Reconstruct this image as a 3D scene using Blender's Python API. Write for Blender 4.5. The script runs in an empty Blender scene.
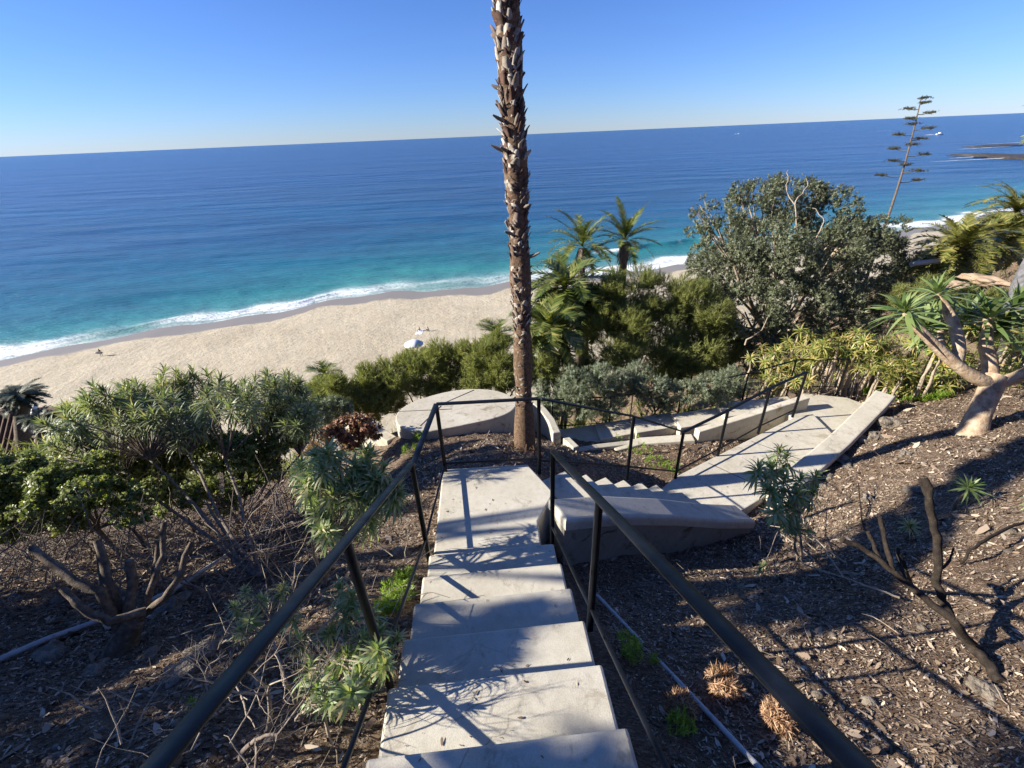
import bpy, bmesh, math, random
import numpy as np
from mathutils import Vector, Matrix, noise as mnoise

random.seed(7); RNG = np.random.default_rng(7)
S = bpy.context.scene
COL = S.collection

# ------------------------------------------------------------------ camera
CZ = 45.0                                  # eye height above the sea, metres
FPX = 450.0
PITCH = math.atan(249/FPX); ROLL = math.radians(2.46)
_f = np.array([0, math.cos(PITCH), -math.sin(PITCH)]); _u0 = np.array([0, math.sin(PITCH), math.cos(PITCH)]); _r0 = np.array([1., 0, 0])
_r = _r0*math.cos(ROLL)-_u0*math.sin(ROLL); _u = _u0*math.cos(ROLL)+_r0*math.sin(ROLL)
cam = bpy.data.cameras.new('camera'); camo = bpy.data.objects.new('camera', cam); COL.objects.link(camo)
cam.sensor_fit = 'HORIZONTAL'; cam.sensor_width = 36.0; cam.lens = 36.0*FPX/1024
cam.clip_start = 0.05; cam.clip_end = 600000
camo.matrix_world = Matrix(((_r[0], _u[0], -_f[0], 0), (_r[1], _u[1], -_f[1], 0), (_r[2], _u[2], -_f[2], CZ), (0, 0, 0, 1)))
S.camera = camo

# ------------------------------------------------------------------ light
SUN_EL = math.radians(25); SH_AZ = math.radians(3)          # shadows run towards +X
sdir = np.array([-math.cos(SH_AZ)*math.cos(SUN_EL), -math.sin(SH_AZ)*math.cos(SUN_EL), math.sin(SUN_EL)])   # towards the sun
world = bpy.data.worlds.new('World'); S.world = world; world.use_nodes = True
wn = world.node_tree; bg = wn.nodes['Background']
sky = wn.nodes.new('ShaderNodeTexSky'); sky.sky_type = 'NISHITA'; sky.sun_disc = False
sky.sun_elevation = SUN_EL; sky.sun_rotation = math.atan2(sdir[0], sdir[1])
sky.altitude = 0; sky.air_density = 1.0; sky.dust_density = 0.0; sky.ozone_density = 6.0
hs = wn.nodes.new('ShaderNodeHueSaturation'); hs.inputs['Saturation'].default_value = 1.0; wn.links.new(sky.outputs[0], hs.inputs['Color'])
tn = wn.nodes.new('ShaderNodeMix'); tn.data_type = 'RGBA'; tn.blend_type = 'MULTIPLY'; tn.inputs[0].default_value = 1; tn.inputs[7].default_value = (.755, .885, 1.30, 1)
wn.links.new(hs.outputs[0], tn.inputs[6]); wn.links.new(tn.outputs[2], bg.inputs[0]); bg.inputs[1].default_value = 0.056
sun = bpy.data.lights.new('sun', 'SUN'); sun.energy = 5.0; sun.angle = math.radians(0.53); sun.color = (1.0, 0.925, 0.80)
suno = bpy.data.objects.new('sun', sun); COL.objects.link(suno); suno.location = (-20, 0, CZ+20)
suno.rotation_euler = Vector(-sdir).to_track_quat('-Z', 'Y').to_euler()
S.view_settings.view_transform = 'Standard'; S.view_settings.look = 'None'
S.view_settings.exposure = 1.22; S.view_settings.gamma = 1.0; S.view_settings.use_curve_mapping = False

# ------------------------------------------------------------------ helpers
def W(x, y, D): return np.array([x, y, CZ-D], float)                 # D = metres below the eye
def ray(px, py): return _r*(px-512)/FPX-_u*(py-384)/FPX+_f
def at(px, py, z): return ray(px, py)*z+np.array([0, 0, CZ])         # point at depth z metres
def atD(px, py, D):
    d = ray(px, py); return d*(D/-d[2])+np.array([0, 0, CZ])
def nrm(v): v = np.asarray(v, float); return v/(np.linalg.norm(v)+1e-9)
def sstep(a, b, x): t = np.clip((x-a)/(b-a), 0, 1); return t*t*(3-2*t)

class MB:
    """collects vertices and faces, builds ONE mesh object"""
    def __init__(s): s.v = []; s.n = 0; s.l = []; s.c = []
    def add(s, v, f):
        v = np.asarray(v, np.float32).reshape(-1, 3); f = np.asarray(f, np.int64)
        s.l.append((f+s.n).ravel()); s.c.append(np.full(len(f), f.shape[1], np.int64)); s.v.append(v); s.n += len(v)
    def build(s, name, mat, parent=None, smooth=False):
        me = bpy.data.meshes.new(name)
        if s.v:
            v = np.concatenate(s.v); l = np.concatenate(s.l); c = np.concatenate(s.c)
            me.vertices.add(len(v)); me.vertices.foreach_set('co', v.ravel())
            me.loops.add(len(l)); me.loops.foreach_set('vertex_index', l.astype(np.int32))
            me.polygons.add(len(c)); st = np.concatenate([[0], np.cumsum(c)[:-1]])
            me.polygons.foreach_set('loop_start', st.astype(np.int32)); me.polygons.foreach_set('loop_total', c.astype(np.int32))
            if smooth: me.polygons.foreach_set('use_smooth', np.ones(len(c), bool))
            me.update(calc_edges=True); me.validate()
        if mat: me.materials.append(mat)
        o = bpy.data.objects.new(name, me); COL.objects.link(o)
        if parent is not None: link(o, parent)
        return o
def link(o, parent):
    o.parent = parent; o.matrix_parent_inverse = Matrix.Translation(-parent.location)
def thing(name, label, cat, loc, group=None):
    o = bpy.data.objects.new(name, None); COL.objects.link(o); o.location = Vector(loc); o.empty_display_size = .1
    return tag(o, label, cat, group)
def tag(o, label=None, cat=None, group=None, kind=None):
    if label: o['label'] = label
    if cat: o['category'] = cat
    if group: o['group'] = group
    if kind: o['kind'] = kind
    return o

def bm_obj(bm, name, mat, parent=None, smooth=False):
    me = bpy.data.meshes.new(name); bm.normal_update(); bm.to_mesh(me); bm.free()
    if smooth:
        for p in me.polygons: p.use_smooth = True
    me.materials.append(mat); o = bpy.data.objects.new(name, me); COL.objects.link(o)
    if parent is not None: link(o, parent)
    return o
def slab(name, top, zb, mat, parent=None, bev=0.018, rough=0.004, seg=2):
    """solid whose top outline is a list of (x,y,z) and whose bottom is zb; soft worn top edges"""
    bm = bmesh.new(); n = len(top)
    zb = [zb]*n if not hasattr(zb, '__len__') else zb
    t = [bm.verts.new(p) for p in top]; b = [bm.verts.new((p[0], p[1], zb[i])) for i, p in enumerate(top)]
    bm.faces.new(t); bm.faces.new(b[::-1])
    for i in range(n): bm.faces.new((t[i], b[i], b[(i+1) % n], t[(i+1) % n]))
    bmesh.ops.recalc_face_normals(bm, faces=bm.faces[:])
    te = [e for e in bm.edges if e.verts[0] in t and e.verts[1] in t or abs(e.verts[0].co.z-e.verts[1].co.z) > .03 and (e.verts[0] in t) != (e.verts[1] in t)]
    L = sorted({e for e in te if e.calc_length() > .3}, key=lambda e: e.index)
    if bev: bmesh.ops.bevel(bm, geom=te, offset=bev, segments=seg, profile=.5, affect='EDGES')
    return bm_obj(bm, name, mat, parent)
def box(mb, c, ux, uy, uz):
    """box from a centre and three half-axis vectors"""
    c, ux, uy, uz = [np.asarray(a, float) for a in (c, ux, uy, uz)]
    v = [c+a*ux+b*uy+d*uz for a in (-1, 1) for b in (-1, 1) for d in (-1, 1)]
    mb.add(v, [(0, 1, 3, 2), (4, 6, 7, 5), (0, 4, 5, 1), (2, 3, 7, 6), (0, 2, 6, 4), (1, 5, 7, 3)])
def bar(mb, a, b, w, h, ch=.004):
    """chamfered rectangular steel bar from a to b, w wide, h high"""
    a, b = np.asarray(a, float), np.asarray(b, float); d = nrm(b-a)
    up = np.array([0, 0, 1.]) if abs(d[2]) < .9 else np.array([0, 1., 0])
    s = nrm(np.cross(d, up)); u = np.cross(s, d); w /= 2; h /= 2
    prof = [(-w+ch, -h), (w-ch, -h), (w, -h+ch), (w, h-ch), (w-ch, h), (-w+ch, h), (-w, h-ch), (-w, -h+ch)]
    v = [a+s*x+u*y for x, y in prof]+[b+s*x+u*y for x, y in prof]
    mb.add(v, [(i, (i+1) % 8, 8+(i+1) % 8, 8+i) for i in range(8)])
    mb.add(v[:8], [tuple(range(7, -1, -1))]); mb.add(v[8:], [tuple(range(8))])
def tube(mb, pts, rad, n=7, cap=True, knob=0.0, rng=None):
    pts = np.asarray(pts, float); m = len(pts); rad = np.broadcast_to(np.asarray(rad, float), (m,))
    T = np.gradient(pts, axis=0); T /= np.linalg.norm(T, axis=1)[:, None]+1e-9
    ref = np.array([0, 0, 1.]) if abs(T[0][2]) < .8 else np.array([1., 0, 0])
    s = nrm(np.cross(T[0], ref)); V = []
    ang = np.arange(n)*2*math.pi/n
    for i in range(m):
        s = nrm(s-T[i]*np.dot(s, T[i])); u = np.cross(T[i], s)
        k = 1+(rng.normal(0, knob, n)[:, None] if knob and rng is not None else 0)
        V.append(pts[i]+rad[i]*k*(np.cos(ang)[:, None]*s+np.sin(ang)[:, None]*u))
    V = np.concatenate(V); F = []
    for i in range(m-1):
        for j in range(n): F.append((i*n+j, i*n+(j+1) % n, (i+1)*n+(j+1) % n, (i+1)*n+j))
    mb.add(V, F)
    if cap:
        mb.add(V[-n:], [tuple(range(n))]); mb.add(V[:n], [tuple(range(n-1, -1, -1))])
def wander(a, b, n, amp, rng):
    t = np.linspace(0, 1, n)[:, None]; p = np.asarray(a, float)*(1-t)+np.asarray(b, float)*t
    w = np.cumsum(rng.normal(0, amp, (n, 3)), axis=0); w -= w[0]*(1-t)+w[-1]*t
    return p+w

def frames(d, roll):
    """(k,3,3) matrices whose columns are side, forward-ish, axis(d)"""
    d = d/(np.linalg.norm(d, axis=1)[:, None]+1e-9)
    ref = np.where(np.abs(d[:, 2:3]) < .9, np.array([[0, 0, 1.]]), np.array([[1., 0, 0]]))
    s = np.cross(ref, d); s /= np.linalg.norm(s, axis=1)[:, None]; u = np.cross(d, s)
    c, q = np.cos(roll)[:, None], np.sin(roll)[:, None]
    s2 = s*c+u*q; u2 = -s*q+u*c
    return np.stack([s2, u2, d], axis=2)
def scatter(mb, tmpl, pos, dirs, scale, rng, sq=None):
    """place copies of template (verts, faces) with its +Z along dirs"""
    V, F = tmpl; k = len(pos)
    if k == 0: return
    M = frames(np.asarray(dirs, float), rng.uniform(0, 6.283, k))
    P = np.einsum('kij,nj->kni', M, V)*np.asarray(scale)[:, None, None]+np.asarray(pos)[:, None, :]
    FF = F[None]+(np.arange(k)*len(V))[:, None, None]
    mb.add(P.reshape(-1, 3), FF.reshape(-1, F.shape[1]))
def merge(parts):
    V = []; F = []; n = 0
    for v, f in parts: V.append(v); F.append(f+n); n += len(v)
    return np.concatenate(V), np.concatenate(F)
def blade(L, Wd, el, az, droop=.3, ns=3, twist=0., base=.35):
    """one strap leaf: starts at origin, elevation el, azimuth az; quads"""
    V = []; p = np.zeros(3); e = el
    side = np.array([-math.sin(az), math.cos(az), 0])
    for i in range(ns+1):
        t = i/ns; w = Wd*(base+(1-base)*min(1, t*3))*(1-t**2.2)*.5+.0004
        nn = np.array([-math.cos(az)*math.sin(e), -math.sin(az)*math.sin(e), math.cos(e)])
        s = side*math.cos(twist*t)+nn*math.sin(twist*t)
        V += [p-s*w, p+s*w]
        p = p+np.array([math.cos(az)*math.cos(e), math.sin(az)*math.cos(e), math.sin(e)])*L/ns; e -= droop
    F = [(2*i, 2*i+1, 2*i+3, 2*i+2) for i in range(ns)]
    return np.array(V), np.array(F)
def rosette(n, L, Wd, rng, lo=-.35, hi=1.35, droop=.25, ns=3, stem=.0):
    parts = []
    for i in range(n):
        t = i/(n-1); el = lo+(hi-lo)*t+rng.normal(0, .1); az = i*2.39996+rng.normal(0, .15)
        v, f = blade(L*rng.uniform(.75, 1.1)*(1-.35*t*t), Wd*rng.uniform(.8, 1.1), el, az, droop*rng.uniform(.5, 1.5), ns, rng.normal(0, .4))
        v = v+np.array([0, 0, stem*(t-.8)]); parts.append((v, f))
    return merge(parts)
def sprig(n, L, Wd, h, rng, spread=.6):
    """leafy twig end along +Z"""
    parts = []
    for i in range(n):
        az = i*2.4+rng.normal(0, .3); el = spread+rng.normal(0, .25)
        v, f = blade(L*rng.uniform(.7, 1.1), Wd, el, az, rng.normal(.15, .15), 1 if L < .05 else 2, rng.normal(0, .5), .6)
        parts.append((v+np.array([0, 0, h*(i/n-.5)]), f))
    return merge(parts)
def grow(rng, p, d, L, r, depth, out, tips, spread=.55, nb=(2, 3), shrink=.72, up=.25, wob=.05):
    d = nrm(d); n = 4; pts = [p]; q = np.array(p, float); dd = d.copy()
    for i in range(n):
        dd = nrm(dd+rng.normal(0, wob*2.2, 3)+np.array([0, 0, up*.15])); q = q+dd*L/n; pts.append(q.copy())
    r2 = r*.66
    out.append((np.array(pts), np.linspace(r, r2, n+1)))
    if depth == 0: tips.append((q, dd)); return
    for k in range(rng.integers(nb[0], nb[1]+1)):
        a = nrm(dd+rng.normal(0, spread, 3)+np.array([0, 0, up]))
        grow(rng, q, a, L*shrink*rng.uniform(.75, 1.2), r2*rng.uniform(.75, .95), depth-1, out, tips, spread, nb, shrink, up, wob)

# ------------------------------------------------------------------ materials
def newmat(name):
    m = bpy.data.materials.new(name); m.use_nodes = True; nt = m.node_tree; b = nt.nodes['Principled BSDF']; return m, nt, b
def ramp(nt, fac, stops):
    r = nt.nodes.new('ShaderNodeValToRGB'); e = r.color_ramp.elements
    while len(e) < len(stops): e.new(.5)
    for i, (p, c) in enumerate(stops): e[i].position = p; e[i].color = (*c, 1)
    nt.links.new(fac, r.inputs[0]); return r.outputs[0]
def noisen(nt, scale, detail=4, rough=.6, vec=None, dist=0):
    n = nt.nodes.new('ShaderNodeTexNoise'); n.inputs['Scale'].default_value = scale; n.inputs['Detail'].default_value = detail
    n.inputs['Roughness'].default_value = rough; n.inputs['Distortion'].default_value = dist
    if vec is None: vec = nt.nodes.new('ShaderNodeTexCoord').outputs['Object']
    nt.links.new(vec, n.inputs['Vector']); return n.outputs[0]
def mixc(nt, fac, a, b, mode='MIX'):
    m = nt.nodes.new('ShaderNodeMix'); m.data_type = 'RGBA'; m.blend_type = mode
    for i, x in ((0, fac), (6, a), (7, b)):
        if isinstance(x, (int, float)): m.inputs[i].default_value = x
        elif isinstance(x, tuple): m.inputs[i].default_value = (*x, 1)
        else: nt.links.new(x, m.inputs[i])
    return m.outputs[2]
def mth(nt, op, a, b=0., c=None):
    m = nt.nodes.new('ShaderNodeMath'); m.operation = op
    for i, x in enumerate((a, b) if c is None else (a, b, c)):
        if isinstance(x, (int, float)): m.inputs[i].default_value = x
        else: nt.links.new(x, m.inputs[i])
    return m.outputs[0]
def bump(nt, b, h, strength=.5, dist=.01):
    n = nt.nodes.new('ShaderNodeBump'); n.inputs['Strength'].default_value = strength; n.inputs['Distance'].default_value = dist
    nt.links.new(h, n.inputs['Height']); nt.links.new(n.outputs[0], b.inputs['Normal']); return n
def mat_leaf(name, cols, rough=.5, tr=.3, spec=.4):
    m, nt, b = newmat(name); g = nt.nodes.new('ShaderNodeNewGeometry')
    c = ramp(nt, g.outputs['Random Per Island'], [(i/(len(cols)-1), tuple(min(.7, v*1.28) for v in c)) for i, c in enumerate(cols)])
    n = noisen(nt, 2.2, 3); c2 = mixc(nt, .35, c, ramp(nt, n, [(.3, (.45, .5, .4)), (.7, (1.25, 1.2, 1.1))]), 'MULTIPLY')
    nt.links.new(c2, b.inputs['Base Color']); b.inputs['Roughness'].default_value = rough; b.inputs['Specular IOR Level'].default_value = spec
    t = nt.nodes.new('ShaderNodeBsdfTranslucent'); nt.links.new(mixc(nt, 1., c2, (1.3, 1.35, .6), 'MULTIPLY'), t.inputs[0])
    mx = nt.nodes.new('ShaderNodeMixShader'); mx.inputs[0].default_value = tr
    nt.links.new(b.outputs[0], mx.inputs[1]); nt.links.new(t.outputs[0], mx.inputs[2]); nt.links.new(mx.outputs[0], nt.nodes['Material Output'].inputs[0])
    return m
def mat_noise(name, stops, scale=8, rough=.8, bs=.5, bd=.01, bscale=None, detail=6, spec=.3):
    m, nt, b = newmat(name); n = noisen(nt, scale, detail)
    nt.links.new(ramp(nt, n, stops), b.inputs['Base Color']); b.inputs['Roughness'].default_value = rough; b.inputs['Specular IOR Level'].default_value = spec
    bump(nt, b, noisen(nt, bscale or scale*4, 6), bs, bd); return m

def mat_concrete(name, k=1.0, dirt=.5):
    m, nt, b = newmat(name)
    big = noisen(nt, 1.3, 5, .65); mid = noisen(nt, 14, 5, .7); fine = noisen(nt, 170, 3, .7)
    c = ramp(nt, big, [(.3, (.47*k, .435*k, .355*k)), (.5, (.53*k, .495*k, .41*k)), (.72, (.58*k, .55*k, .465*k))])
    c = mixc(nt, .45, c, ramp(nt, mid, [(.3, (.72, .71, .68)), (.55, (1, 1, 1)), (.8, (1.08, 1.08, 1.06))]), 'MULTIPLY')
    c = mixc(nt, .5, c, ramp(nt, fine, [(.35, (.72, .7, .68)), (.5, (1, 1, 1)), (.7, (1.1, 1.1, 1.1))]), 'MULTIPLY')
    st = noisen(nt, 4.5, 6, .75, dist=.8)
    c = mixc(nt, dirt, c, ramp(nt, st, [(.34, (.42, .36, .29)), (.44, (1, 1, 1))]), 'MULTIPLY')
    tc = nt.nodes.new('ShaderNodeTexCoord').outputs['Object']; dv = nt.nodes.new('ShaderNodeVectorMath'); dv.operation = 'ADD'; nz = nt.nodes.new('ShaderNodeTexNoise'); nz.inputs['Scale'].default_value = 3.5; nz.inputs['Detail'].default_value = 6; nt.links.new(tc, nz.inputs['Vector'])
    s_ = nt.nodes.new('ShaderNodeVectorMath'); s_.operation = 'SCALE'; s_.inputs['Scale'].default_value = .35; nt.links.new(nz.outputs['Color'], s_.inputs[0]); nt.links.new(tc, dv.inputs[0]); nt.links.new(s_.outputs[0], dv.inputs[1])
    vo = nt.nodes.new('ShaderNodeTexVoronoi'); vo.feature = 'DISTANCE_TO_EDGE'; vo.inputs['Scale'].default_value = .9; nt.links.new(dv.outputs[0], vo.inputs['Vector'])
    crk = mth(nt, 'MULTIPLY', ramp(nt, vo.outputs['Distance'], [(0, (1,)*3), (.005, (0,)*3)]), ramp(nt, noisen(nt, .9, 2, .5), [(.54, (0,)*3), (.62, (.55,)*3)]))
    c = mixc(nt, crk, c, (.10, .085, .07))
    wet = ramp(nt, noisen(nt, 2.1, 7, .8, dist=.4), [(.50, (1, 1, 1)), (.66, (.84, .81, .75))]); c = mixc(nt, .6, c, wet, 'MULTIPLY')
    nt.links.new(c, b.inputs['Base Color']); b.inputs['Roughness'].default_value = .85; b.inputs['Specular IOR Level'].default_value = .25
    bump(nt, b, mth(nt, 'ADD', mth(nt, 'MULTIPLY', mid, .8), mth(nt, 'MULTIPLY', fine, .45)), .5, .006); return m
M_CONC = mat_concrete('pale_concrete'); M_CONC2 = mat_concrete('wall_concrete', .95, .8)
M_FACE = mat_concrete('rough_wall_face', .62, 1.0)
M_JOINT = mat_noise('dark_joint', [(.3, (.05, .045, .04)), (.7, (.09, .08, .07))], 20)
def mat_metal():
    m, nt, b = newmat('black_painted_steel'); n = noisen(nt, 30, 5)
    nt.links.new(ramp(nt, n, [(.3, (.003, .004, .006)), (.7, (.007, .008, .012)), (.8, (.018, .018, .020))]), b.inputs['Base Color']); b.inputs['Specular IOR Level'].default_value = .22
    nt.links.new(ramp(nt, noisen(nt, 9, 6), [(.3, (.28,)*3), (.7, (.5,)*3)]), b.inputs['Roughness'])
    bump(nt, b, noisen(nt, 120, 4), .15, .002); return m
M_MET = mat_metal()
M_PIPE = mat_noise('grey_plastic_pipe', [(.3, (.30, .31, .32)), (.6, (.42, .43, .44)), (.75, (.20, .17, .14))], 12, .45, .1)
M_BARK = mat_noise('grey_brown_bark', [(.3, (.06, .042, .03)), (.55, (.14, .11, .08)), (.75, (.24, .20, .155))], 22, .9, .8, .01)
M_PALE = mat_noise('pale_bare_twig', [(.3, (.20, .155, .11)), (.6, (.36, .30, .23)), (.8, (.50, .44, .36))], 25, .85, .6, .006)
M_BURNT = mat_noise('dark_weathered_branch', [(.3, (.012, .009, .007)), (.55, (.03, .022, .016)), (.8, (.08, .06, .045))], 28, .9, .8, .01)
M_ALOEB = mat_noise('smooth_tan_bark', [(.3, (.17, .11, .07)), (.42, (.31, .22, .145)), (.55, (.40, .305, .21)), (.72, (.49, .40, .29))], 9, .8, .9, .02, 22, 8)
M_ROCK = mat_noise('hillside_stone', [(.3, (.08, .065, .05)), (.5, (.19, .16, .125)), (.75, (.34, .29, .23))], 11, .95, 1., .03, 35, 8)
M_WHITE = mat_noise('white_painted_surface', [(.3, (.7, .7, .7)), (.7, (.8, .8, .8))], 5, .5, .05)
L_ECH = mat_leaf('echium_leaf', [(.11, .165, .07), (.18, .245, .105), (.26, .33, .17), (.35, .39, .24), (.38, .32, .18)], .5, .32)
L_ECHD = mat_leaf('dark_spiky_leaf', [(.07, .11, .035), (.11, .165, .055), (.17, .235, .09), (.26, .32, .16)], .45, .32)
L_ROUND = mat_leaf('fleshy_round_leaf', [(.07, .10, .035), (.12, .16, .05), (.21, .235, .08), (.36, .36, .20)], .45, .4, .3)
L_ACAC = mat_leaf('olive_acacia_leaf', [(.085, .105, .028), (.14, .16, .045), (.20, .215, .07), (.27, .27, .11)], .7, .38)
L_GREY = mat_leaf('grey_green_leaf', [(.08, .105, .065), (.13, .16, .105), (.19, .22, .155), (.27, .29, .21)], .6, .2)
L_TREE = mat_leaf('dull_green_tree_leaf', [(.05, .062, .03), (.085, .10, .055), (.13, .145, .09), (.20, .21, .145)], .55, .2)
L_ALOE = mat_leaf('yellow_green_aloe_leaf', [(.10, .14, .03), (.18, .21, .05), (.28, .27, .08), (.33, .24, .09)], .45, .25)
L_ALOEB = mat_leaf('blue_green_blade_leaf', [(.07, .115, .035), (.12, .17, .06), (.19, .24, .10)], .4, .25)
L_PALM = mat_leaf('palm_frond', [(.05, .08, .018), (.10, .135, .03), (.17, .195, .05), (.26, .25, .09)], .4, .3)
L_LIME = mat_leaf('lime_groundcover', [(.10, .17, .02), (.17, .27, .035), (.26, .34, .06)], .5, .4)
L_DRY = mat_leaf('dried_brown_leaf', [(.10, .05, .03), (.22, .12, .07), (.36, .23, .14), (.45, .33, .22)], .8, .2)
L_RED = mat_leaf('wine_red_leaf', [(.06, .025, .025), (.14, .06, .045), (.24, .13, .08), (.30, .20, .11)], .6, .2)

# ------------------------------------------------------------------ terrain
CP = [(-1.2, -1, 1.5), (-1.2, 0, 1.95), (-1.15, 1, 2.45), (-1.15, 2, 2.95), (-1.2, 3, 3.5), (-1.1, 4.1, 3.62), (-.3, 4.4, 3.55), (.2, 4.96, 3.75),
      (0, 1, 2.6), (0, 2, 3.1), (0, 3, 3.6), (0, 0, 2.0), (-.1, -1.2, 1.5),
      (.75, 0, 2.05), (.75, 1, 2.65), (.8, 2, 3.15), (.75, 2.85, 3.88), (1.6, 3.3, 4.15), (2.4, 3.75, 4.45), (3.1, 4.15, 4.7), (3.3, 3.6, 4.3), (5.3, 3.6, 3.5), (6.4, 5, 3.95),
      (3.7, 4.8, 4.75), (4.3, 5.1, 4.65), (5.6, 5.7, 4.45), (6.7, 6.3, 4.4), (7.6, 7.2, 4.7), (3.6, 5.6, 4.95), (4.8, 6.3, 5.0), (2.2, 5.0, 4.85), (1.4, 4.3, 4.4),
      (1.2, 5.3, 4.25), (2.6, 5.6, 4.75), (3.4, 6.1, 4.85), (2, 6.2, 4.95), (1.1, 5.9, 4.7), (1.0, 7.0, 5.1), (3, 7.6, 5.4), (5.5, 8.2, 5.5),
      (1.5, 1, 2.75), (2.5, 1, 2.65), (2.2, 2, 3.2), (4, 1, 2.25), (6, 2, 2.5), (8, 4, 3.1), (10, 6, 3.9), (9, 2, 2.0), (2, -1, 1.4), (5, -1, 1.0),
      (-2, 2, 3.05), (-3, 2, 3.15), (-3, 1, 2.6), (-3, -1, 1.4), (-5, 3, 3.75), (-5, 1, 2.8), (-6, -1, 1.8), (-3, 4, 4.15), (-3, 6, 5.3), (-6, 6, 5.6), (-8, 4, 4.8),
      (-2.6, 7.0, 4.95), (-2.0, 6.3, 4.5), (-1, 5.6, 4.2), (-.9, 6.1, 4.42), (.3, 6.0, 4.4), (0, 8.9, 6.2), (-5, 10, 8.2), (0, 11, 8.6), (4, 10, 7.0), (8, 9, 5.2), (10, 9, 5.0), (12, 11, 6.2), (9, 12, 8.2), (-10, 8, 7.5), (-10, 2, 4.2), (12, 3, 2.2)]
CPa = np.array(CP)
def _tps(r2): return r2*np.log(r2+1e-6)*.5
_n = len(CP); _K = _tps(((CPa[:, None, :2]-CPa[None, :, :2])**2).sum(-1))+np.eye(_n)*.25
_P = np.c_[np.ones(_n), CPa[:, :2]]; _A = np.block([[_K, _P], [_P.T, np.zeros((3, 3))]])
_w = np.linalg.solve(_A, np.r_[CPa[:, 2], 0, 0, 0])
SHX = np.array([-4000, -500, -200, -132, -90, -58, -3, 68, 168, 252, 330, 500, 900, 9000.]); SHY = np.array([-1200, -60, 75, 107, 125, 143, 154, 167, 203, 237, 262, 310, 400, 2600.])
def shoreY(x):
    return np.interp(x, SHX, SHY)+2.2*np.sin(np.asarray(x)*.11)+1.1*np.sin(np.asarray(x)*.31+1)
def depthD(x, y):
    x = np.asarray(x, float); y = np.asarray(y, float)
    q = (x[..., None]-CPa[:, 0])**2+(y[..., None]-CPa[:, 1])**2
    near = _tps(q)@_w[:_n]+_w[_n]+_w[_n+1]*x+_w[_n+2]*y
    base = np.where(y < 9, 2.1+.48*y, 6.42+(y-9)*1.05)
    base = base-np.clip(x-6, 0, 30)*.06+np.clip(-x-18, 0, 60)*.55*sstep(9, 14, y)
    spur = 5.9+.42*(26-x)+np.clip(y-24, 0, None)*.75+.6*np.sin(x*.7+y*.5)
    base = np.where(spur < base, spur, base); base = np.minimum(base, 43.5)
    d = np.maximum(np.maximum(-9-x, x-11), np.maximum(-1.5-y, y-10)); w = sstep(-1.5, 2.5, d)
    return near*(1-w)+base*w
def grounds(x, y): return CZ-depthD(x, y)+rough_ground(np.asarray(x, float), np.asarray(y, float))
def ground(x, y): return float(grounds(np.array([x]), np.array([y]))[0])

def axis(lo, hi, fine0, fine1, df, g=1.12):
    a = list(np.arange(fine0, fine1, df)); s = df; v = a[-1]
    while v < hi: s *= g; v += s; a.append(v)
    s = df; v = a[0]; pre = []
    while v > lo: s *= g; v -= s; pre.append(v)
    return np.array(pre[::-1]+a)
def fbm(x, y, sc, seed, octv=4):
    """cheap vectorised value noise"""
    r = np.random.default_rng(seed); tab = r.random((256, 256)); out = 0; a = 1; tot = 0
    for o in range(octv):
        u = x*sc; v = y*sc; iu = np.floor(u).astype(int); iv = np.floor(v).astype(int); fu = u-iu; fv = v-iv
        fu = fu*fu*(3-2*fu); fv = fv*fv*(3-2*fv)
        g = lambda i, j: tab[(iu+i+o*37) & 255, (iv+j+o*91) & 255]
        out = out+a*(g(0, 0)*(1-fu)*(1-fv)+g(1, 0)*fu*(1-fv)+g(0, 1)*(1-fu)*fv+g(1, 1)*fu*fv); tot += a; a *= .5; sc *= 2.1
    return out/tot-.5
def rough_ground(x, y):
    return .10*fbm(x, y, 1.7, 3, 3)+.055*fbm(x, y, 9, 5, 4)
X = axis(-160, 260, -5.5, 8.5, .035, 1.09); Y = axis(-14, 75, -.5, 7.6, .035, 1.08)
gx, gy = np.meshgrid(X, Y, indexing='ij')
gz = CZ-depthD(gx, gy)+rough_ground(gx, gy)
def grid_mesh(name, gx, gy, gz, mat, smooth=True):
    n, m = gx.shape; mb = MB(); I = np.arange(n*m).reshape(n, m)
    mb.add(np.stack([gx, gy, gz], -1).reshape(-1, 3), np.stack([I[:-1, :-1], I[1:, :-1], I[1:, 1:], I[:-1, 1:]], -1).reshape(-1, 4))
    return mb.build(name, mat, None, smooth)
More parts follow.
